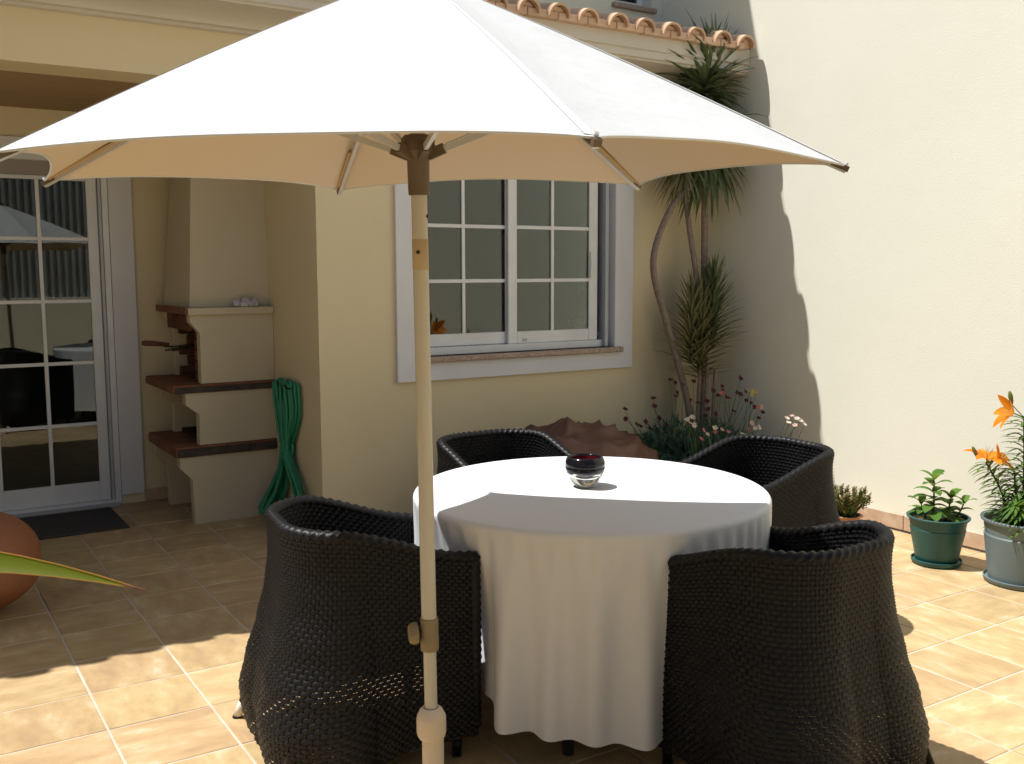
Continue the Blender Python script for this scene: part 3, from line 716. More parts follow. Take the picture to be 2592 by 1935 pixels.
def make_chair():
    root = thing('wicker_chair', 'black woven tub chair', 'chair')
    o_ = MB(); weave(o_, 52, False); stakes(o_, 52, False); o_.build('outer_weave', m_wick, root, smooth=True, fix=False)
    i_ = MB(); weave(i_, 26, True, amp=.0042, zl=.36); stakes(i_, 26, True, zl=.36); i_.build('inner_weave', m_wick, root, smooth=True, fix=False)
    # liner between the two skins
    mb = MB(); rows_ = []
    for v in (.50, .65, .8, .985): rows_.append([surf(k, v, -.016) for k in range(0, NS * 2 + 1, 2)])
    mb.grid(rows_, NS + 1, 4); mb.build('liner', m_wick_in, root, fix=False)
    # braided rim
    pts = []; N = 300; pth, _ = u_path(N); rr = []
    V = []; Fs = []; sg = 10
    ctr = []
    for (x, y, nx, ny) in pth: ctr.append((Vector((x - nx * .013, y - ny * .013, rim_z(x) + .002)), Vector((nx, ny, 0))))
    for i, (c, nn) in enumerate(ctr):
        for k in range(sg):
            th = 2 * math.pi * k / sg
            r = .0175 + .0028 * math.sin(th * 2 + i * 2 * math.pi / 6.0)
            V.append(c + nn * (r * 1.15 * math.cos(th)) + Vector((0, 0, 1)) * (r * math.sin(th)))
    for i in range(len(ctr) - 1):
        for k in range(sg): Fs.append((i * sg + k, i * sg + (k + 1) % sg, (i + 1) * sg + (k + 1) % sg, (i + 1) * sg + k))
    Fs += [tuple(range(sg)), tuple((len(ctr) - 1) * sg + k for k in range(sg))]
    MB().add(V, Fs).build('rim', m_wick, root, smooth=True)
    for s in (-1, 1):
        # front edge of each arm, wrapped
        V = []; Fs = []; N2 = 90; sg = 8
        for i in range(N2 + 1):
            t = i / N2; z = ZL + .02 + (ZF + .006 - ZL - .02) * t
            for k in range(sg):
                th = 2 * math.pi * k / sg; r = .019 + .002 * math.sin(i * 2 * math.pi / 4 + th)
                V.append((CL_ / 2 - .004 + r * math.cos(th), s * (CW - .014 + .3 * .02 * math.sin(math.pi * (1 - t))) + r * 1.1 * math.sin(th), z))
        for i in range(N2):
            for k in range(sg): Fs.append((i * sg + k, i * sg + (k + 1) % sg, (i + 1) * sg + (k + 1) % sg, (i + 1) * sg + k))
        Fs += [tuple(range(sg)), tuple(N2 * sg + k for k in range(sg))]
        MB().add(V, Fs).build('arm_front', m_wick, root, smooth=True)
    # seat
    st = MB(); wy = CW - .045; x0, x1 = -CL_ / 2 + .05, CL_ / 2 - .005; nr = 26; ns = 28
    for r in range(nr):
        G = [[], [], []]
        for e, f in enumerate((.06, .5, .94)):
            for k in range(ns * 2 + 1):
                y = -wy + 2 * wy * k / (ns * 2); xx = x0 + (x1 - x0) * (r + f) / nr
                o = (.004 * (math.sin(math.pi / 2 * k) if k % 2 else 0) * (1 if r % 2 else -1))
                G[e].append((xx, y, .40 + o + (.001 if e == 1 else -.002)))
        st.grid(G, ns * 2 + 1, 3)
    st.build('seat', m_wick, root, smooth=True, fix=False)
    MB().box(x0 + .01, x1, -wy, wy, .365, .388).build('seat_board', m_wick_in, root)
    ap = MB(); nr = 16
    for r in range(nr):
        G = [[], [], []]
        for e, f in enumerate((.06, .5, .94)):
            for k in range(ns * 2 + 1):
                y = -wy + 2 * wy * k / (ns * 2); z = .10 + .29 * (r + f) / nr
                o = .004 * (math.sin(math.pi / 2 * k) if k % 2 else 0) * (1 if r % 2 else -1)
                G[e].append((x1 + o, y, z))
        ap.grid(G, ns * 2 + 1, 3)
    ap.build('front_apron', m_wick, root, smooth=True, fix=False)
    for sx, sy in ((1, 1), (1, -1), (-1, 1), (-1, -1)):
        tx = .235 if sx > 0 else -.215; ty = .235
        bx = .225 if sx > 0 else -.345; by = .225 if sx > 0 else (.342 if sy > 0 else .30)
        lg = MB().tube([(tx, sy * ty, .36), (bx + (tx - bx) * .16, sy * (by + (ty - by) * .16), .06)], [.020, .018], 10).build('leg', m_wick, root, smooth=True)
        MB().tube([(bx + (tx - bx) * .16, sy * (by + (ty - by) * .16), .062), (bx, sy * by, .006)], [.0165, .0145], 10).build('foot_sleeve', m_ferr if sx < 0 else m_wick, lg, smooth=True)
        MB().tube([(bx, sy * by, .008), (bx, sy * by, .0)], [.016, .017], 10).build('foot_pad', m_blk, lg)
    return root
ch0 = make_chair()
spots = [((1.237, 2.833), R(-7.2), 'black woven tub chair behind the parasol pole'),
         ((2.182, 1.971), R(92), 'black woven tub chair hiding the right half of the tablecloth skirt'),
         ((3.095, 2.941), R(177.7), 'black woven tub chair between the table and the small succulent pot'),
         ((2.297, 3.663), R(-89.6), 'black woven tub chair between the table and the brown bean bag')]
for i, (p, a, lb) in enumerate(spots):
    o = ch0 if i == 0 else copy_tree(ch0)
    o.location = (p[0], p[1], 0); o.rotation_euler = (0, 0, a); tag(o, lb, 'chair', 'wicker chairs round the table')

# ------------------------------------------------------------------ parasol
PC = Vector((1.1008, 2.1445, 1.7311)); PN = Vector((-.0279, -.0313, 1)).normalized(); PR = .9753; PH = .455
pa = Vector((0, 1, 0)).cross(PN).normalized(); pb = PN.cross(pa)
foot = PC - PN * (PC.z / PN.z)
par = thing('parasol', 'white six-sided parasol on a beige pole beside the table', 'parasol', foot)
Q = Matrix.Translation(-foot)
def pp(mb, name, mt, parent=par, **k):
    o = mb.build(name, mt, parent, **k)
    if parent is par: o.matrix_parent_inverse = Q.copy()
    return o
tips = [PC + (pa * math.cos(-.7282 - i * math.pi / 3) + pb * math.sin(-.7282 - i * math.pi / 3)) * PR for i in range(6)]
apex = PC + PN * PH
def cano(i, u, v):
    a, b = tips[i], tips[(i + 1) % 6]
    rim = a.lerp(b, u); s = 4 * u * (1 - u)
    rim = rim.lerp(apex, .052 * s ** .8)
    p = apex.lerp(rim, v)
    p = p - PN * (.020 * math.sin(math.pi * v) * s) + PN * (.010 * math.sin(math.pi * v))
    p = p + PN * .0022 * math.sin(7 * u + 3 * i + 5 * v) * s * v
    return p
NU, NVc = 24, 20
for i in range(6):
    G = [[cano(i, u / NU, max(.004, v / NVc)) for u in range(NU + 1)] for v in range(NVc + 1)]
    pn = pp(MB().grid(G, NU + 1, NVc + 1), 'canopy_panel', m_canopy, smooth=True, fix=False)
    lin = [[cano(i, u / NU, max(.02, v / NVc * .998)) - PN * .0025 for u in range(NU + 1)] for v in range(NVc + 1)]
    pp(MB().grid(lin, NU + 1, NVc + 1), 'lining', m_lining, pn, smooth=True, fix=False)
    hm = MB().tube([cano(i, u / NU, 1.0) - PN * .002 for u in range(NU + 1)], .0028, 5)
    pp(hm, 'hem', m_canopy, pn)
    sm = MB(); sm.grid([[cano(i, 0, v / 12) + PN * .0016, cano(i, .016, v / 12) + PN * .0024] for v in range(1, 13)], 2, 12)
    pp(sm, 'seam', m_canopy, pn)
for i in range(6):
    tp = tips[i]; out = (tp - apex).normalized()
    rib = pp(MB().bar(apex + out * .05 - PN * .020, tp - PN * .012, .011, .013, PN), 'rib', m_alubar)
    pp(MB().bar(tp - out * .26 - PN * .0085, tp - out * .02 - PN * .006, .026, .006, PN), 'pocket', m_sleeve, rib)
    pp(MB().bar(tp - out * .035 - PN * .009, tp + out * .006 - PN * .008, .014, .012, PN), 'tip_cap', m_brnpl, rib)
    pp(MB().tube([tp - out * .004 - PN * .004, tp + out * .004 + PN * .006], [.005, .0035], 8), 'tip_stud', m_alubar, rib)
    hubp = PC + PN * .045 + ((tp - PC) - PN * (tp - PC).dot(PN)).normalized() * .036
    pp(MB().bar(hubp, apex.lerp(tp, .50) - PN * .026, .010, .014, PN), 'strut', m_alubar)
    dirv = (apex.lerp(tp, .5) - hubp).normalized()
    pp(MB().bar(hubp - dirv * .012, hubp + dirv * .03, .016, .024, PN), 'strut_socket', m_brnpl)
axis = lambda a: PC + PN * a
def zc(z): return PC + PN * ((z - PC.z) / PN.z)
pp(MB().lathe([(.0, -.052), (.0245, -.052), (.0255, -.045), (.0265, .030), (.030, .040), (.040, .05), (.040, .078), (.033, .087), (.0, .087)], PC, 24, PN), 'runner_hub', m_brnpl, smooth=True, autos=40)
pp(MB().tube([zc(.58), axis(PH - .02)], .0190, 24), 'upper_pole', m_pole, smooth=True, autos=50)
pp(MB().lathe([(.0, -.03), (.035, -.03), (.035, .0), (.0, .0)], apex, 20, PN), 'crown_hub', m_brnpl)
pp(MB().lathe([(.0, .0), (.05, .0), (.03, .012), (.014, .02), (.014, .04), (.018, .05), (.0, .07)], apex, 20, PN), 'finial', m_brnpl, smooth=True, autos=40)
L0 = zc(1.503); pp(MB().lathe([(.0191, 0), (.0196, .001), (.0196, .072), (.0191, .073)], L0, 28, PN), 'sticker_band', m_band, smooth=True, autos=40)
cd = -Fv; cd = (cd - PN * cd.dot(PN)).normalized(); rt = PN.cross(cd) * -1
sd = (cd * .97 - Rv * .18).normalized()
p0 = zc(1.545) + sd * .0190; pp(MB().tube([p0, p0 + sd * .003], .0045, 12), 'screw', m_iron)
p0 = zc(1.63) + (Rv * .95 + cd * .3).normalized() * .0185; pp(MB().tube([p0, p0 + Rv * .004], .004, 8), 'rivet', m_iron)
pp(MB().lathe([(.019, .0), (.0228, .0), (.0235, .004), (.0235, .038), (.0225, .041), (.0232, .044), (.0235, .08), (.0222, .085), (.019, .085)], zc(.538), 28, PN), 'clamp', m_clampp, smooth=True, autos=40)
kd = (Rv * -.92 + cd * .25).normalized(); k0 = zc(.585) + kd * .020
pp(MB().tube([k0, k0 + kd * .014], .010, 12), 'knob_shaft', m_blk)
k1 = k0 + kd * .010
pp(MB().lathe([(.0, .0), (.026, .0), (.0275, .004), (.0265, .016), (.022, .022), (.0, .023)], k1, 20, kd, wob=lambda t, z: 1 + .03 * math.sin(8 * t)), 'knob', m_clampp, smooth=True, autos=40)
pp(MB().tube([zc(.30), zc(.545)], .0165, 24), 'lower_pole', m_pole, smooth=True, autos=50)
pp(MB().lathe([(.018, .083), (.022, .084), (.030, .076), (.0375, .060), (.0385, .052), (.0385, .016), (.036, .006), (.032, .0), (.018, .0)], zc(.298), 16, PN), 'socket_nut', m_sock, smooth=True, autos=30)
pp(MB().lathe([(.0285, .30), (.0285, .02), (.06, .0)], foot + Vector((0, 0, .045)), 28), 'base_tube', m_sock, smooth=True, autos=40)
pp(MB().lathe([(.0, .06), (.06, .058), (.12, .045), (.148, .022), (.15, .0), (.0, .0)], foot, 40), 'base_foot', m_sock, smooth=True, autos=40)

# ------------------------------------------------------------------ bean bags
def blob(name, label, c, rx, ry, rz, mt, fn, seg=72, rings=40, crease=None):
    mb = MB(); rows_ = []
    for j in range(rings + 1):
        th = math.pi * j / rings; row = []
        for i in range(seg):
            ph = 2 * math.pi * i / seg
            row.append(fn(math.sin(th) * math.cos(ph), math.sin(th) * math.sin(ph), math.cos(th), rx, ry, rz))
        rows_.append(row)
    mb.grid(rows_, seg, rings + 1, True)
    o = mb.build(name, mt, None, smooth=True); o.location = c
    return tag(o, label, 'bean bag')
def bean1(x, y, z, rx, ry, rz):
    zz = z
    h = rz * (1 + zz) / 2 * 2
    bul = 1.0
    X, Y = rx * x, ry * y
    Z = rz + rz * zz
    n = Vector((x * 1.6, y * 1.6, z * 1.6)); 
    rdg = 1 - abs(mnoise.noise(n * .85 + Vector((3.1, .7, 9)))) * 2
    rd2 = 1 - abs(mnoise.noise(n * 1.9 + Vector((7, 2, 1)))) * 2
    top = max(0, zz + .1)
    k = .09 * (rdg ** 2 - .45) * top + .05 * (rd2 ** 3 - .4) * (.35 + top) + .14 * max(0, 1 - ((x + .06) ** 2 + (y + .1) ** 2) * 22) * (z > 0)
    X *= 1 + k * .8 - .05; Y *= 1 + k * .8 - .05; Z += k * rz * 1.5
    if Z < .02: Z = .002
    return (X, Y, Z)
b1 = blob('bean_bag', 'crumpled brown leather-look bean bag against the wall below the window', (3.30, 4.60, 0), .68, .44, .305, m_bean, bean1, 96, 60)
MB().lathe([(.0, .0), (.0, .0)], (0, 0, 0), 3)
def bean2(x, y, z, rx, ry, rz):
    n = Vector((x, y, z)); k = .03 * mnoise.noise(n * 1.7)
    s = 1.0 if z > -.2 else 1.0 - .22 * ((-z - .2) / .8) ** 2
    zf = math.copysign(abs(z) ** .85, z)
    Z = rz + rz * zf
    return (rx * x * s * (1 + k), ry * y * s * (1 + k), max(.001, Z))
b2 = blob('bean_bag', 'rounded terracotta-coloured bean bag on the floor near the doormat', (.255, 4.86, 0), .30, .30, .23, m_bean2, bean2)
b2['category'] = 'bean bag'
sm = MB(); pts = []
for j in range(0, 33):
    th = math.pi * (.06 + .9 * j / 32); p = bean2(math.sin(th) * math.cos(R(-28)), math.sin(th) * math.sin(R(-28)), math.cos(th), .292, .292, .225); pts.append(p)
sm.tube(pts, .003, 6).build('seam', m_bean2, b2)

# ------------------------------------------------------------------ potted plants by the wall
def pot(root, rt_, rb_, h, mt, rimw=.012, seg=48, saucer=True, ridge=False):
    body = [(.0, .012), (rb_, .012), (rb_ + (rt_ - rb_) * .72, h * .74), (rt_ - .016, h * .76), (rt_ - .008, h * .95), (rt_ + .004, h * .955), (rt_ + .006, h * .985), (rt_, h), (rt_ - .008, h * .99), (rt_ - .014, h * .8), (.0, h * .8)]
    MB().lathe(body, (0, 0, 0), seg).build('pot', mt, root, smooth=True, autos=35)
    if saucer:
        MB().lathe([(.0, .0), (rb_ + .012, .0), (rb_ + .022, .012), (rb_ + .024, .026), (rb_ + .02, .028), (rb_ + .014, .014), (.0, .011)], (0, 0, 0), seg).build('saucer', mt, root, smooth=True, autos=35)
    mb = MB(); rows_ = []
    for r in (.001, .25, .5, .75, 1.0):
        rows_.append([(r * (rt_ - .015) * math.cos(2 * math.pi * i / 28), r * (rt_ - .015) * math.sin(2 * math.pi * i / 28), h * .86 + .012 * mnoise.noise(Vector((i * .7, r * 6, 2)))) for i in range(28)])
    mb.grid(rows_, 28, 5, True); mb.build('soil', m_soil, root, smooth=True)
gp = thing('potted_shrub', 'small leafy green plant in a dark green plastic pot by the sunny wall', 'potted plant', (4.505, 3.03, 0))
pot(gp, .148, .100, .252, m_potg)
random.seed(5)
def shrub_stem(base, top, nl, ls):
    base = Vector(base); top = Vector(top)
    MB().tube([base, base.lerp(top, .5) + Vector((.004, -.003, 0)), top], [.006, .005, .003], 6).build('stem', m_stem, gp)
    for k in range(nl):
        t = .25 + .75 * k / (nl - 1); p = base.lerp(top, t)
        for e in range(3 if k < nl - 1 else 4):
            a = k * 1.3 + e * 2 * math.pi / 3 + rnd(-.3, .3)
            up = .25 + .9 * (t ** 3)
            d = Vector((math.cos(a), math.sin(a), up + rnd(-.1, .15)))
            s = ls * rnd(.85, 1.2) * (1.1 - .25 * t)
            MB().leaf(p, d, s, s * .52, .75, 5, .18, shape='oval').build('leaf', l_mint, gp, smooth=True, fix=False)
shrub_stem((-.02, .02, .21), (-.035, .01, .44), 6, .105)
shrub_stem((.035, -.01, .21), (.055, -.03, .34), 4, .095)
shrub_stem((.06, -.04, .21), (.10, -.075, .315), 3, .09)
shrub_stem((-.05, .03, .21), (-.075, .05, .31), 3, .09)
for k in range(14): 
    a = rnd(0, 6.28); r = rnd(.03, .11)
    MB().lathe([(.0, 0), (.008, .003), (.006, .009), (.0, .011)], (r * math.cos(a), r * math.sin(a), .212), 6).build('pebble', m_brick, gp)

ly = thing('potted_lily', 'orange lilies with whorled leaves in a blue-grey pot by the sunny wall', 'potted plant', (4.565, 2.615, 0))
pot(ly, .185, .145, .315, m_potb)
nb = MB()
for k in range(60):
    a = 2 * math.pi * k / 60; nb.tube([(.187 * math.cos(a), .187 * math.sin(a), .309), (.187 * math.cos(a), .187 * math.sin(a), .317)], .005, 5)
nb.build('rim_beading', m_potb, ly)
random.seed(9)
def lily_flower(p, d, s, open_=1.0):
    p = Vector(p); d = Vector(d).normalized(); t = d.cross(Vector((0, 0, 1)))
    if t.length < .05: t = Vector((1, 0, 0))
    t.normalize(); u = d.cross(t)
    for k in range(6):
        a = k * math.pi / 3; rad = t * math.cos(a) + u * math.sin(a)
        dd = d * (1.0 - .45 * open_) + rad * open_
        MB().leaf(p + rad * .004, dd, s * (1 if k % 2 else .92), s * (.50 if k % 2 else .38), .55, 6, .3, up=d, shape='lance').build('petal', f_orange, ly, smooth=True, fix=False)
    for k in range(5):
        a = k * 1.257; rad = t * math.cos(a) + u * math.sin(a)
        MB().tube([p, p + d * s * .55 + rad * s * .16], [.0014, .001], 4).build('stamen', f_yell, ly)
def lily_bud(p, d, s):
    p = Vector(p); d = Vector(d).normalized()
    MB().tube([p, p + d * s * .25, p + d * s * .6, p + d * s * .9, p + d * s], [.003, s * .13, s * .16, s * .10, .001], 8).build('bud', f_bud, ly, smooth=True)
def lily_stem(base, top, bend, nl, l0, l1):
    base = Vector(base); top = Vector(top); mid = base.lerp(top, .5) + Vector(bend)
    pts = catmull([base, mid, top], 10); MB().tube(pts, [.0075 - .004 * i / (len(pts) - 1) for i in range(len(pts))], 7).build('stem', m_stem, ly, smooth=True)
    lf = MB()
    for k in range(nl):
        t = .04 + .95 * k / nl; f = t * (len(pts) - 1); i = min(int(f), len(pts) - 2); p = pts[i].lerp(pts[i + 1], f - i)
        ax = (pts[i + 1] - pts[i]).normalized()
        a = k * 2.399; L_ = l0 + (l1 - l0) * t; L_ *= rnd(.85, 1.12)
        t1 = ax.cross(Vector((0, 1, .2))).normalized(); t2 = ax.cross(t1)
        d = t1 * math.cos(a) + t2 * math.sin(a) + ax * rnd(.25, .5)
        lf.leaf(p, d, L_, .0145 if t > .3 else .02, rnd(.35, .6), 5, .3)
    o = lf.build('leaves', l_lily, ly, smooth=True, fix=False); o['kind'] = 'stuff'
    return pts[-1], (pts[-1] - pts[-2]).normalized()
# tall stem
e, d = lily_stem((.0, .01, .27), (-.015, .02, .80), (.01, .0, 0), 150, .14, .10)
lily_flower(e + Vector((-.035, .03, .02)), (-.75, .55, .35), .115, .8)
MB().tube([e, e + Vector((-.035, .03, .02))], .003, 5).build('flower_stalk', m_stem, ly)
lily_flower(e + Vector((.03, -.05, -.02)), (.3, -.9, -.25), .09, .5)
MB().tube([e, e + Vector((.03, -.05, -.02))], .003, 5).build('flower_stalk', m_stem, ly)
for q, s in (((-.045, .035, .06), .07), ((.005, -.01, .095), .075), ((.012, -.02, .055), .06), ((.05, -.06, .03), .06)):
    MB().tube([e, e + Vector(q)], .0022, 5).build('flower_stalk', m_stem, ly); lily_bud(e + Vector(q), (q[0] * .4, q[1] * .4, .1), s)
# leaning left stem
e, d = lily_stem((-.05, .05, .27), (-.105, .145, .575), (.015, -.02, 0), 105, .12, .095)
lily_flower(e + Vector((.0, -.005, .012)), (.0, -.2, 1), .115, 1.0)
lily_flower(e + Vector((.025, -.045, .012)), (.35, -.6, .6), .10, .9)
lily_bud(e + Vector((-.02, .03, .02)), (-.25, .3, .8), .06)
# short leafy stems
lily_stem((.04, -.05, .27), (.03, -.07, .55), (0, 0, 0), 110, .14, .09)
lily_stem((-.04, -.02, .27), (-.05, .035, .56), (0, .01, 0), 100, .13, .08)
lily_stem((-.07, -.06, .27), (-.13, -.02, .40), (0, 0, .02), 75, .13, .08)
lily_stem((.0, -.1, .27), (-.03, -.14, .42), (0, 0, .02), 75, .13, .08)

l2 = copy_tree(ly); l2.location = (4.53, 1.92, 0); l2.scale = (1.14, 1.14, 1.14); l2.rotation_euler = (0, 0, -1.0)
tag(l2, 'orange lily whose flower shows mirrored in the lower left window pane', 'potted plant')
su = thing('potted_succulent', 'bushy bronze-green succulent in a small pot at the foot of the sunny wall', 'potted plant', (4.53, 3.62, 0))
pot(su, .085, .06, .13, m_pott, saucer=False)
random.seed(3); lf = MB(); st_ = MB()
for k in range(60):
    a = rnd(0, 6.28); r = .098 * math.sqrt(rnd(0, 1)) ; tp = Vector((r * math.cos(a) * 1.25, r * math.sin(a) * 1.25, .20 + .10 * rnd(0, 1) * (1 - r * 3)))
    st_.tube([(r * .3 * math.cos(a), r * .3 * math.sin(a), .11), tp], .004, 5)
    for e in range(13):
        b_ = e * 2.4; dn = e / 13
        d = Vector((math.cos(b_), math.sin(b_), .2 + 1.3 * (1 - dn)))
        lf.leaf(tp - Vector((0, 0, .05 * dn)), d, rnd(.018, .028), .014, .1, 3, .5, shape='oval')
st_.build('stem', m_stem, su); o = lf.build('leaves', l_succ, su, smooth=True, fix=False); o['kind'] = 'stuff'

# ------------------------------------------------------------------ corner bed plants
bed = MB().box(3.98, XR - .01, 4.52, YW - .015, .0, .09).build('planting_bed', m_soil); tag(bed, kind='structure')
dr = thing('dracaena', 'tall multi-stemmed dracaena with spiky leaf heads in the wall corner', 'plant', (4.58, 4.88, .09))
def dpt(mb, name, mt, **k):
    o = mb.build(name, mt, dr, **k); o.matrix_parent_inverse = Matrix.Translation(-dr.location); return o
random.seed(21)
def ringed(pts, r0, r1):
    P_ = catmull(pts, 14); n_ = len(P_)
    return MB().tube(P_, [(r0 + (r1 - r0) * i / n_) * (1 + .07 * (i % 2)) for i in range(n_)], 9)
dpt(ringed([(4.56, 4.90, .09), (4.50, 4.90, .60), (4.33, 4.93, 1.15), (4.215, 4.94, 1.54), (4.30, 4.90, 1.86), (4.46, 4.88, 2.04), (4.60, 4.87, 2.2)], .024, .018), 'trunk', m_trunk, smooth=True)
dpt(ringed([(4.60, 4.88, .09), (4.62, 4.90, .8), (4.575, 4.92, 1.42), (4.50, 4.92, 1.78), (4.42, 4.90, 2.13)], .021, .017), 'trunk', m_trunk, smooth=True)
dpt(ringed([(4.63, 4.90, .09), (4.66, 4.93, .9), (4.65, 4.93, 1.5), (4.63, 4.92, 2.05), (4.61, 4.90, 2.62)], .025, .019), 'trunk', m_trunk, smooth=True)
for x_, y_ in ((4.57, 4.80), (4.62, 4.78), (4.54, 4.84)):
    dpt(ringed([(x_, y_, .09), (x_ - .01, y_, .5), (x_ + .005, y_, .85)], .014, .012), 'trunk', m_trunk, smooth=True)
def head(c, n_, L_, wd, mt, droop, upb, zspan, name='leaf_head', el0=-.5, el1=1.3, xlim=XR - .03, ylim=YW - .02):
    mb = MB(); c = Vector(c)
    ymin = 4.79 - .25 * (2.95 - c.z)
    for k in range(n_):
        a = k * 2.399 + rnd(-.2, .2); t = k / n_
        el = el0 + (el1 - el0) * t + rnd(-.15, .15)
        d = Vector((math.cos(a) * math.cos(el), math.sin(a) * math.cos(el), math.sin(el) + upb))
        p = c + Vector((0, 0, zspan * (t - .5)))
        d.normalize(); ln = L_ * rnd(.8, 1.1)
        if d.x > 0: ln = min(ln, max(.10, (xlim - p.x) / max(d.x, .05) ))
        if d.y > 0: ln = min(ln, max(.10, (ylim - p.y) / max(d.y, .05) ))
        if d.y < 0: ln = min(ln, max(.12, (p.y - ymin) / max(-d.y, .05)))
        mb.leaf(p, d, ln, wd, droop * rnd(.6, 1.3), 6, .3, shape='strap')
    ysh = lambda z: (4.735 - .25 * (2.99 - z) if z < 2.99 else 5.535 - .25 * (5.95 - z)) + .03
    mb.v = [(q[0], max(q[1], ysh(q[2]) - .12 * max(0, ysh(q[2]) - q[1]) + rnd(0, .004)), q[2]) for q in mb.v]
    o = dpt(mb, name, mt, smooth=True, fix=False); o['kind'] = 'stuff'
    return o
head((4.60, 4.90, 2.64), 210, .47, .034, l_drac, .55, .12, .12)
head((4.64, 4.86, 2.30), 210, .48, .031, l_drac, .85, -.05, .14, el0=-.9, el1=.9)
head((4.42, 4.88, 2.16), 60, .30, .018, l_drac2, .9, -.15, .08, el0=-.8, el1=.6)
# bushy young shoots
for (x_, y_, z_, h_, n_) in ((4.56, 4.86, 1.0, .58, 190), (4.65, 4.84, 1.20, .52, 150), (4.50, 4.88, 1.10, .50, 130)):
    mb = MB()
    for k in range(n_):
        t = k / n_; a = k * 2.399; el = .32 + 1.05 * t + rnd(-.18, .15)
        d = Vector((math.cos(a) * math.cos(el), math.sin(a) * math.cos(el), math.sin(el)))
        p = Vector((x_ + rnd(-.01, .01), y_, z_ - .22 + h_ * t * .85)); ln = rnd(.20, .31) * (1 - .2 * t)
        if d.x > 0: ln = min(ln, (XR - .03 - x_) / max(d.x, .05))
        mb.leaf(p, d, ln, .017, .22, 4, .35, shape='strap')
    o = dpt(mb, 'leaf_head', l_drac2 if x_ < 4.6 else l_drac, smooth=True, fix=False); o['kind'] = 'stuff'

# flowers
def flower_plant(label, c, heads, mts, sz, stemh, folmat=None, nfol=0, fr=.2, fh=.3):
    root = thing('flowering_plant', label, 'plant', c, 0, 'flowering plants in the corner bed')
    if nfol:
        mb = MB()
        for k in range(nfol):
            a = rnd(0, 6.28); r = fr * math.sqrt(rnd(0, 1)); z = fh * rnd(.1, 1) * (1 - .5 * (r / fr) ** 2)
            mb.leaf((r * math.cos(a), r * math.sin(a), z), (rnd(-1, 1), rnd(-1, 1), rnd(.1, 1.2)), rnd(.06, .14), .012, .4, 2, .2)
        o = mb.build('foliage', folmat, root, smooth=True, fix=False); o['kind'] = 'stuff'
    for k, h_ in enumerate(heads):
        p = Vector(h_) - Vector(c); b_ = Vector((p.x * .25, p.y * .25, 0))
        mid = b_.lerp(p, .55) + Vector((rnd(-.03, .03), rnd(-.03, .03), .05))
        MB().tube(catmull([b_, mid, p], 4), .0018, 4).build('stem', m_stem, root)
        f = MB(); mt = mts[k % len(mts)] if not isinstance(mts, dict) else mts[k]
        n_ = 5 if mt is not f_white else 6
        fd = Vector((rnd(-.5, .3), rnd(-.9, -.2), rnd(.2, .9))).normalized(); t1 = fd.cross(Vector((.3, .2, 1))).normalized(); t2 = fd.cross(t1)
        for e in range(n_):
            a = e * 2 * math.pi / n_ + rnd(-.2, .2)
            s = sz * rnd(.8, 1.15)
            f.leaf(p, t1 * math.cos(a) + t2 * math.sin(a) + fd * .5, s, s * .75, .3, 3, .2, up=fd, shape='oval')
        f.build('flower', mt, root, smooth=True, fix=False)
    return root
random.seed(31)
def at(x, y, Y):                      # a point on the vertical plane at depth Y, used to lay out the bed
    d = Rv * ((x - 1106.5) / 2147.4) - Uv * ((y - 826) / 2147.4) + Fv
    t = Y / d.y; return (d.x * t, Y, 1.5 + d.z * t)
ma = [(1350, 885), (1352, 905), (1375, 918), (1383, 922), (1412, 862), (1413, 878), (1395, 912), (1425, 905), (1448, 822), (1458, 828), (1462, 850), (1460, 858), (1475, 832), (1498, 825), (1440, 920), (1405, 928)]
flower_plant('dark maroon-flowered plant by the bean bag in the corner bed', (4.12, 4.62, .09), [at(x, y, 4.62 + rnd(-.08, .1)) for x, y in ma], [f_maroon], .021, .5, l_blue, 2600, .30, .46)
mb_ = [(1528, 868), (1541, 846), (1552, 856), (1560, 842), (1568, 858), (1575, 862), (1530, 885), (1525, 900), (1545, 895), (1592, 850), (1600, 852), (1610, 848), (1508, 872), (1490, 865), (1648, 892), (1640, 905), (1630, 880), (1622, 872), (1612, 866), (1585, 890), (1560, 835), (1600, 818)]
flower_plant('dark maroon-flowered plant at the foot of the dracaena', (4.52, 4.66, .09), [tuple(min(q, XR - .04) if i == 0 else q for i, q in enumerate(at(x, y, 4.52 + rnd(-.06, .06)))) for x, y in mb_], [f_maroon], .020, .5, l_blue, 1800, .25, .42)
wh = [(1496, 903), (1490, 915), (1500, 920), (1485, 908), (1625, 915), (1618, 930), (1632, 926), (1640, 925), (1605, 940), (1545, 925), (1560, 930), (1575, 935)]
flower_plant('white and blush flowered plant spilling towards the chair in the corner bed', (4.30, 4.50, .09), [at(x, y, 4.28 + rnd(-.05, .06)) for x, y in wh], [f_white, f_white, f_white, f_white, f_blush, f_pink], .020, .4, l_blue, 1600, .30, .40)
wr = [(1700, 905), (1712, 900), (1722, 905), (1705, 915), (1730, 910), (1718, 920), (1738, 918)]
flower_plant('pale pink-white flower spray against the sunlit wall edge', (4.60, 4.30, .09), [at(x, y, 4.05 + rnd(-.04, .04)) for x, y in wr], [f_white, f_blush, f_white, f_white], .020, .4, l_blue, 500, .18, .28)
pk = [(1638, 882), (1644, 880), (1560, 850), (1520, 930), (1528, 940), (1545, 935), (1515, 950), (1590, 955)]
flower_plant('pink-flowered plant in the middle of the corner bed', (4.45, 4.42, .09), [at(x, y, 4.36 + rnd(-.04, .04)) for x, y in pk], [f_pink, f_blush, f_pink], .019, .4)
yl = [(1620, 848), (1628, 846), (1633, 850), (1624, 853)]
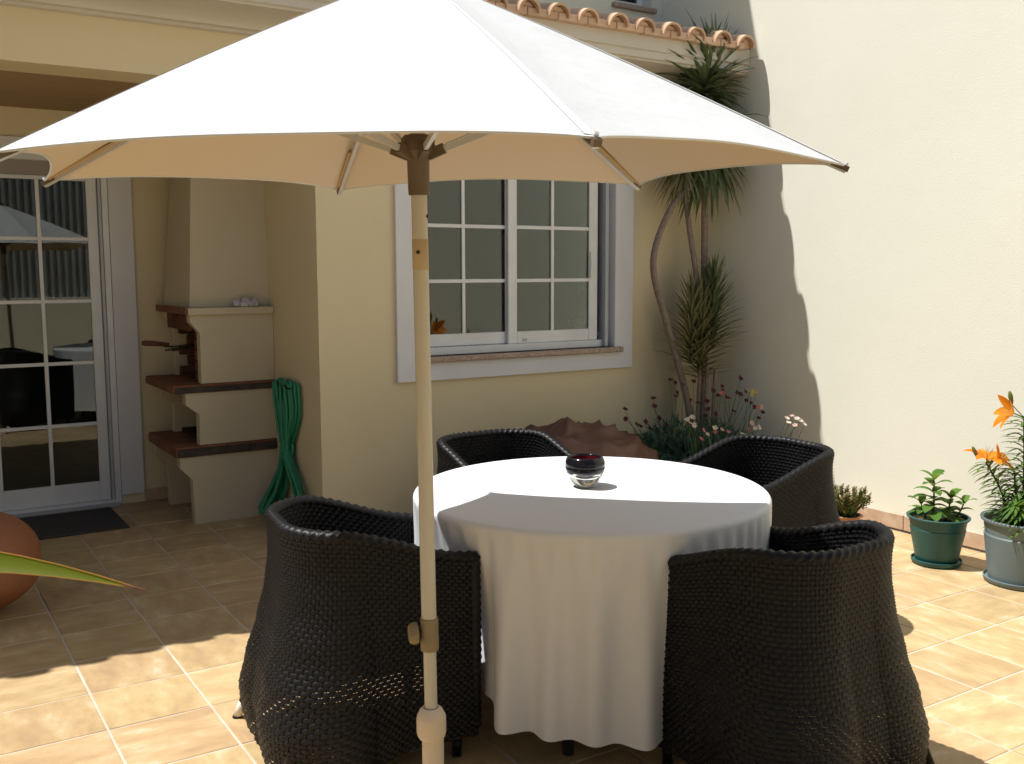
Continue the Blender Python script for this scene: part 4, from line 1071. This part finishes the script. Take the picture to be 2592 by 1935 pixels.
flower_plant('pale yellow flower cluster above the maroon flowers', (4.62, 4.55, .09), [tuple(min(q, XR - .05) if i == 0 else q for i, q in enumerate(at(x, y, 4.48))) for x, y in yl], [f_yell], .02, .4)

hp = thing('house_plant', 'spiky plant in a white pot standing inside behind the window glass', 'potted plant', at(1246, 716, 5.45))
MB().lathe([(.0, .0), (.045, .0), (.058, .07), (.055, .075), (.05, .07), (.0, .065)], (0, 0, 0), 24).build('pot', m_white, hp, smooth=True, autos=40)
lf = MB()
for k in range(90):
    a = k * 2.399; el = .2 + 1.1 * k / 90; lf.leaf((0, 0, .08 + .22 * k / 90), (math.cos(a) * math.cos(el), math.sin(a) * math.cos(el), math.sin(el)), rnd(.10, .16), .010, .35, 4, .3, shape='strap')
o = lf.build('leaf_head', l_drac, hp, smooth=True, fix=False); o['kind'] = 'stuff'
inner_sill = MB().box(WX0, WX1, YW + .13, YW + .40, hp.location.z - .03, hp.location.z - .001).build('inner_sill', m_white, win)

# ------------------------------------------------------------------ strap-leaved plant beside the camera
sp = thing('strap_leaf_plant', 'long yellow-green strap leaf with brown tip, from a plant at the edge of the patio', 'plant', (-.62, 1.95, 0))
pot(sp, .16, .12, .3, m_pott)
def strap(p0, p1, p2, p3, wd, nm='leaf', seg=22):
    p0, p1, p2, p3 = map(Vector, (p0, p1, p2, p3)); V = []
    C = []
    for i in range(seg + 1):
        t = i / seg; q = p0 * (1 - t) ** 3 + p1 * 3 * t * (1 - t) ** 2 + p2 * 3 * t * t * (1 - t) + p3 * t ** 3; C.append(q)
    eL, eR = [], []
    for i, q in enumerate(C):
        d = (C[min(i + 1, seg)] - C[max(i - 1, 0)]).normalized(); s = d.cross(Vector((-.45, -.75, .5))).normalized(); n_ = s.cross(d)
        t = i / seg; wv = wd * (.55 + .45 * min(1, t * 3)) * (1 - max(0, (t - .42) / .58) ** 1.25) * .5 + .0008
        V += [q - s * wv + n_ * wv * .25, q, q + s * wv + n_ * wv * .25]; eL.append(V[-3]); eR.append(V[-1])
    Fs = []
    for i in range(seg): a = i * 3; Fs += [(a, a + 1, a + 4, a + 3), (a + 1, a + 2, a + 5, a + 4)]
    o = MB().add(V, Fs).build(nm, l_strap, sp, smooth=True, fix=False); o.matrix_parent_inverse = Matrix.Translation(-sp.location)
    for e in (eL, eR):
        x_ = MB().tube(e, .0011, 4).build('leaf_edge', l_edge, o)
    tp = MB().tube([C[-1] - (C[-1] - C[-2]) * .3, C[-1], C[-1] + (C[-1] - C[-2]).normalized() * .02], [.0022, .002, .0004], 5).build('leaf_tip', m_brick, o)
strap((-.60, 1.95, .28), (-.45, 1.88, 1.15), (-.05, 1.64, 1.16), (.279, 1.433, 1.058), .082)
random.seed(2)
for k in range(7):
    a = R(150 + k * 30); L_ = rnd(.45, .65)
    strap((-.62, 1.95, .28), (-.62 + .1 * math.cos(a), 1.95 + .1 * math.sin(a), .8), (-.62 + .7 * L_ * math.cos(a), 1.95 + .7 * L_ * math.sin(a), 1.0 + rnd(-.1, .1)), (-.62 + L_ * 1.3 * math.cos(a), 1.95 + L_ * 1.3 * math.sin(a), .7), .055)
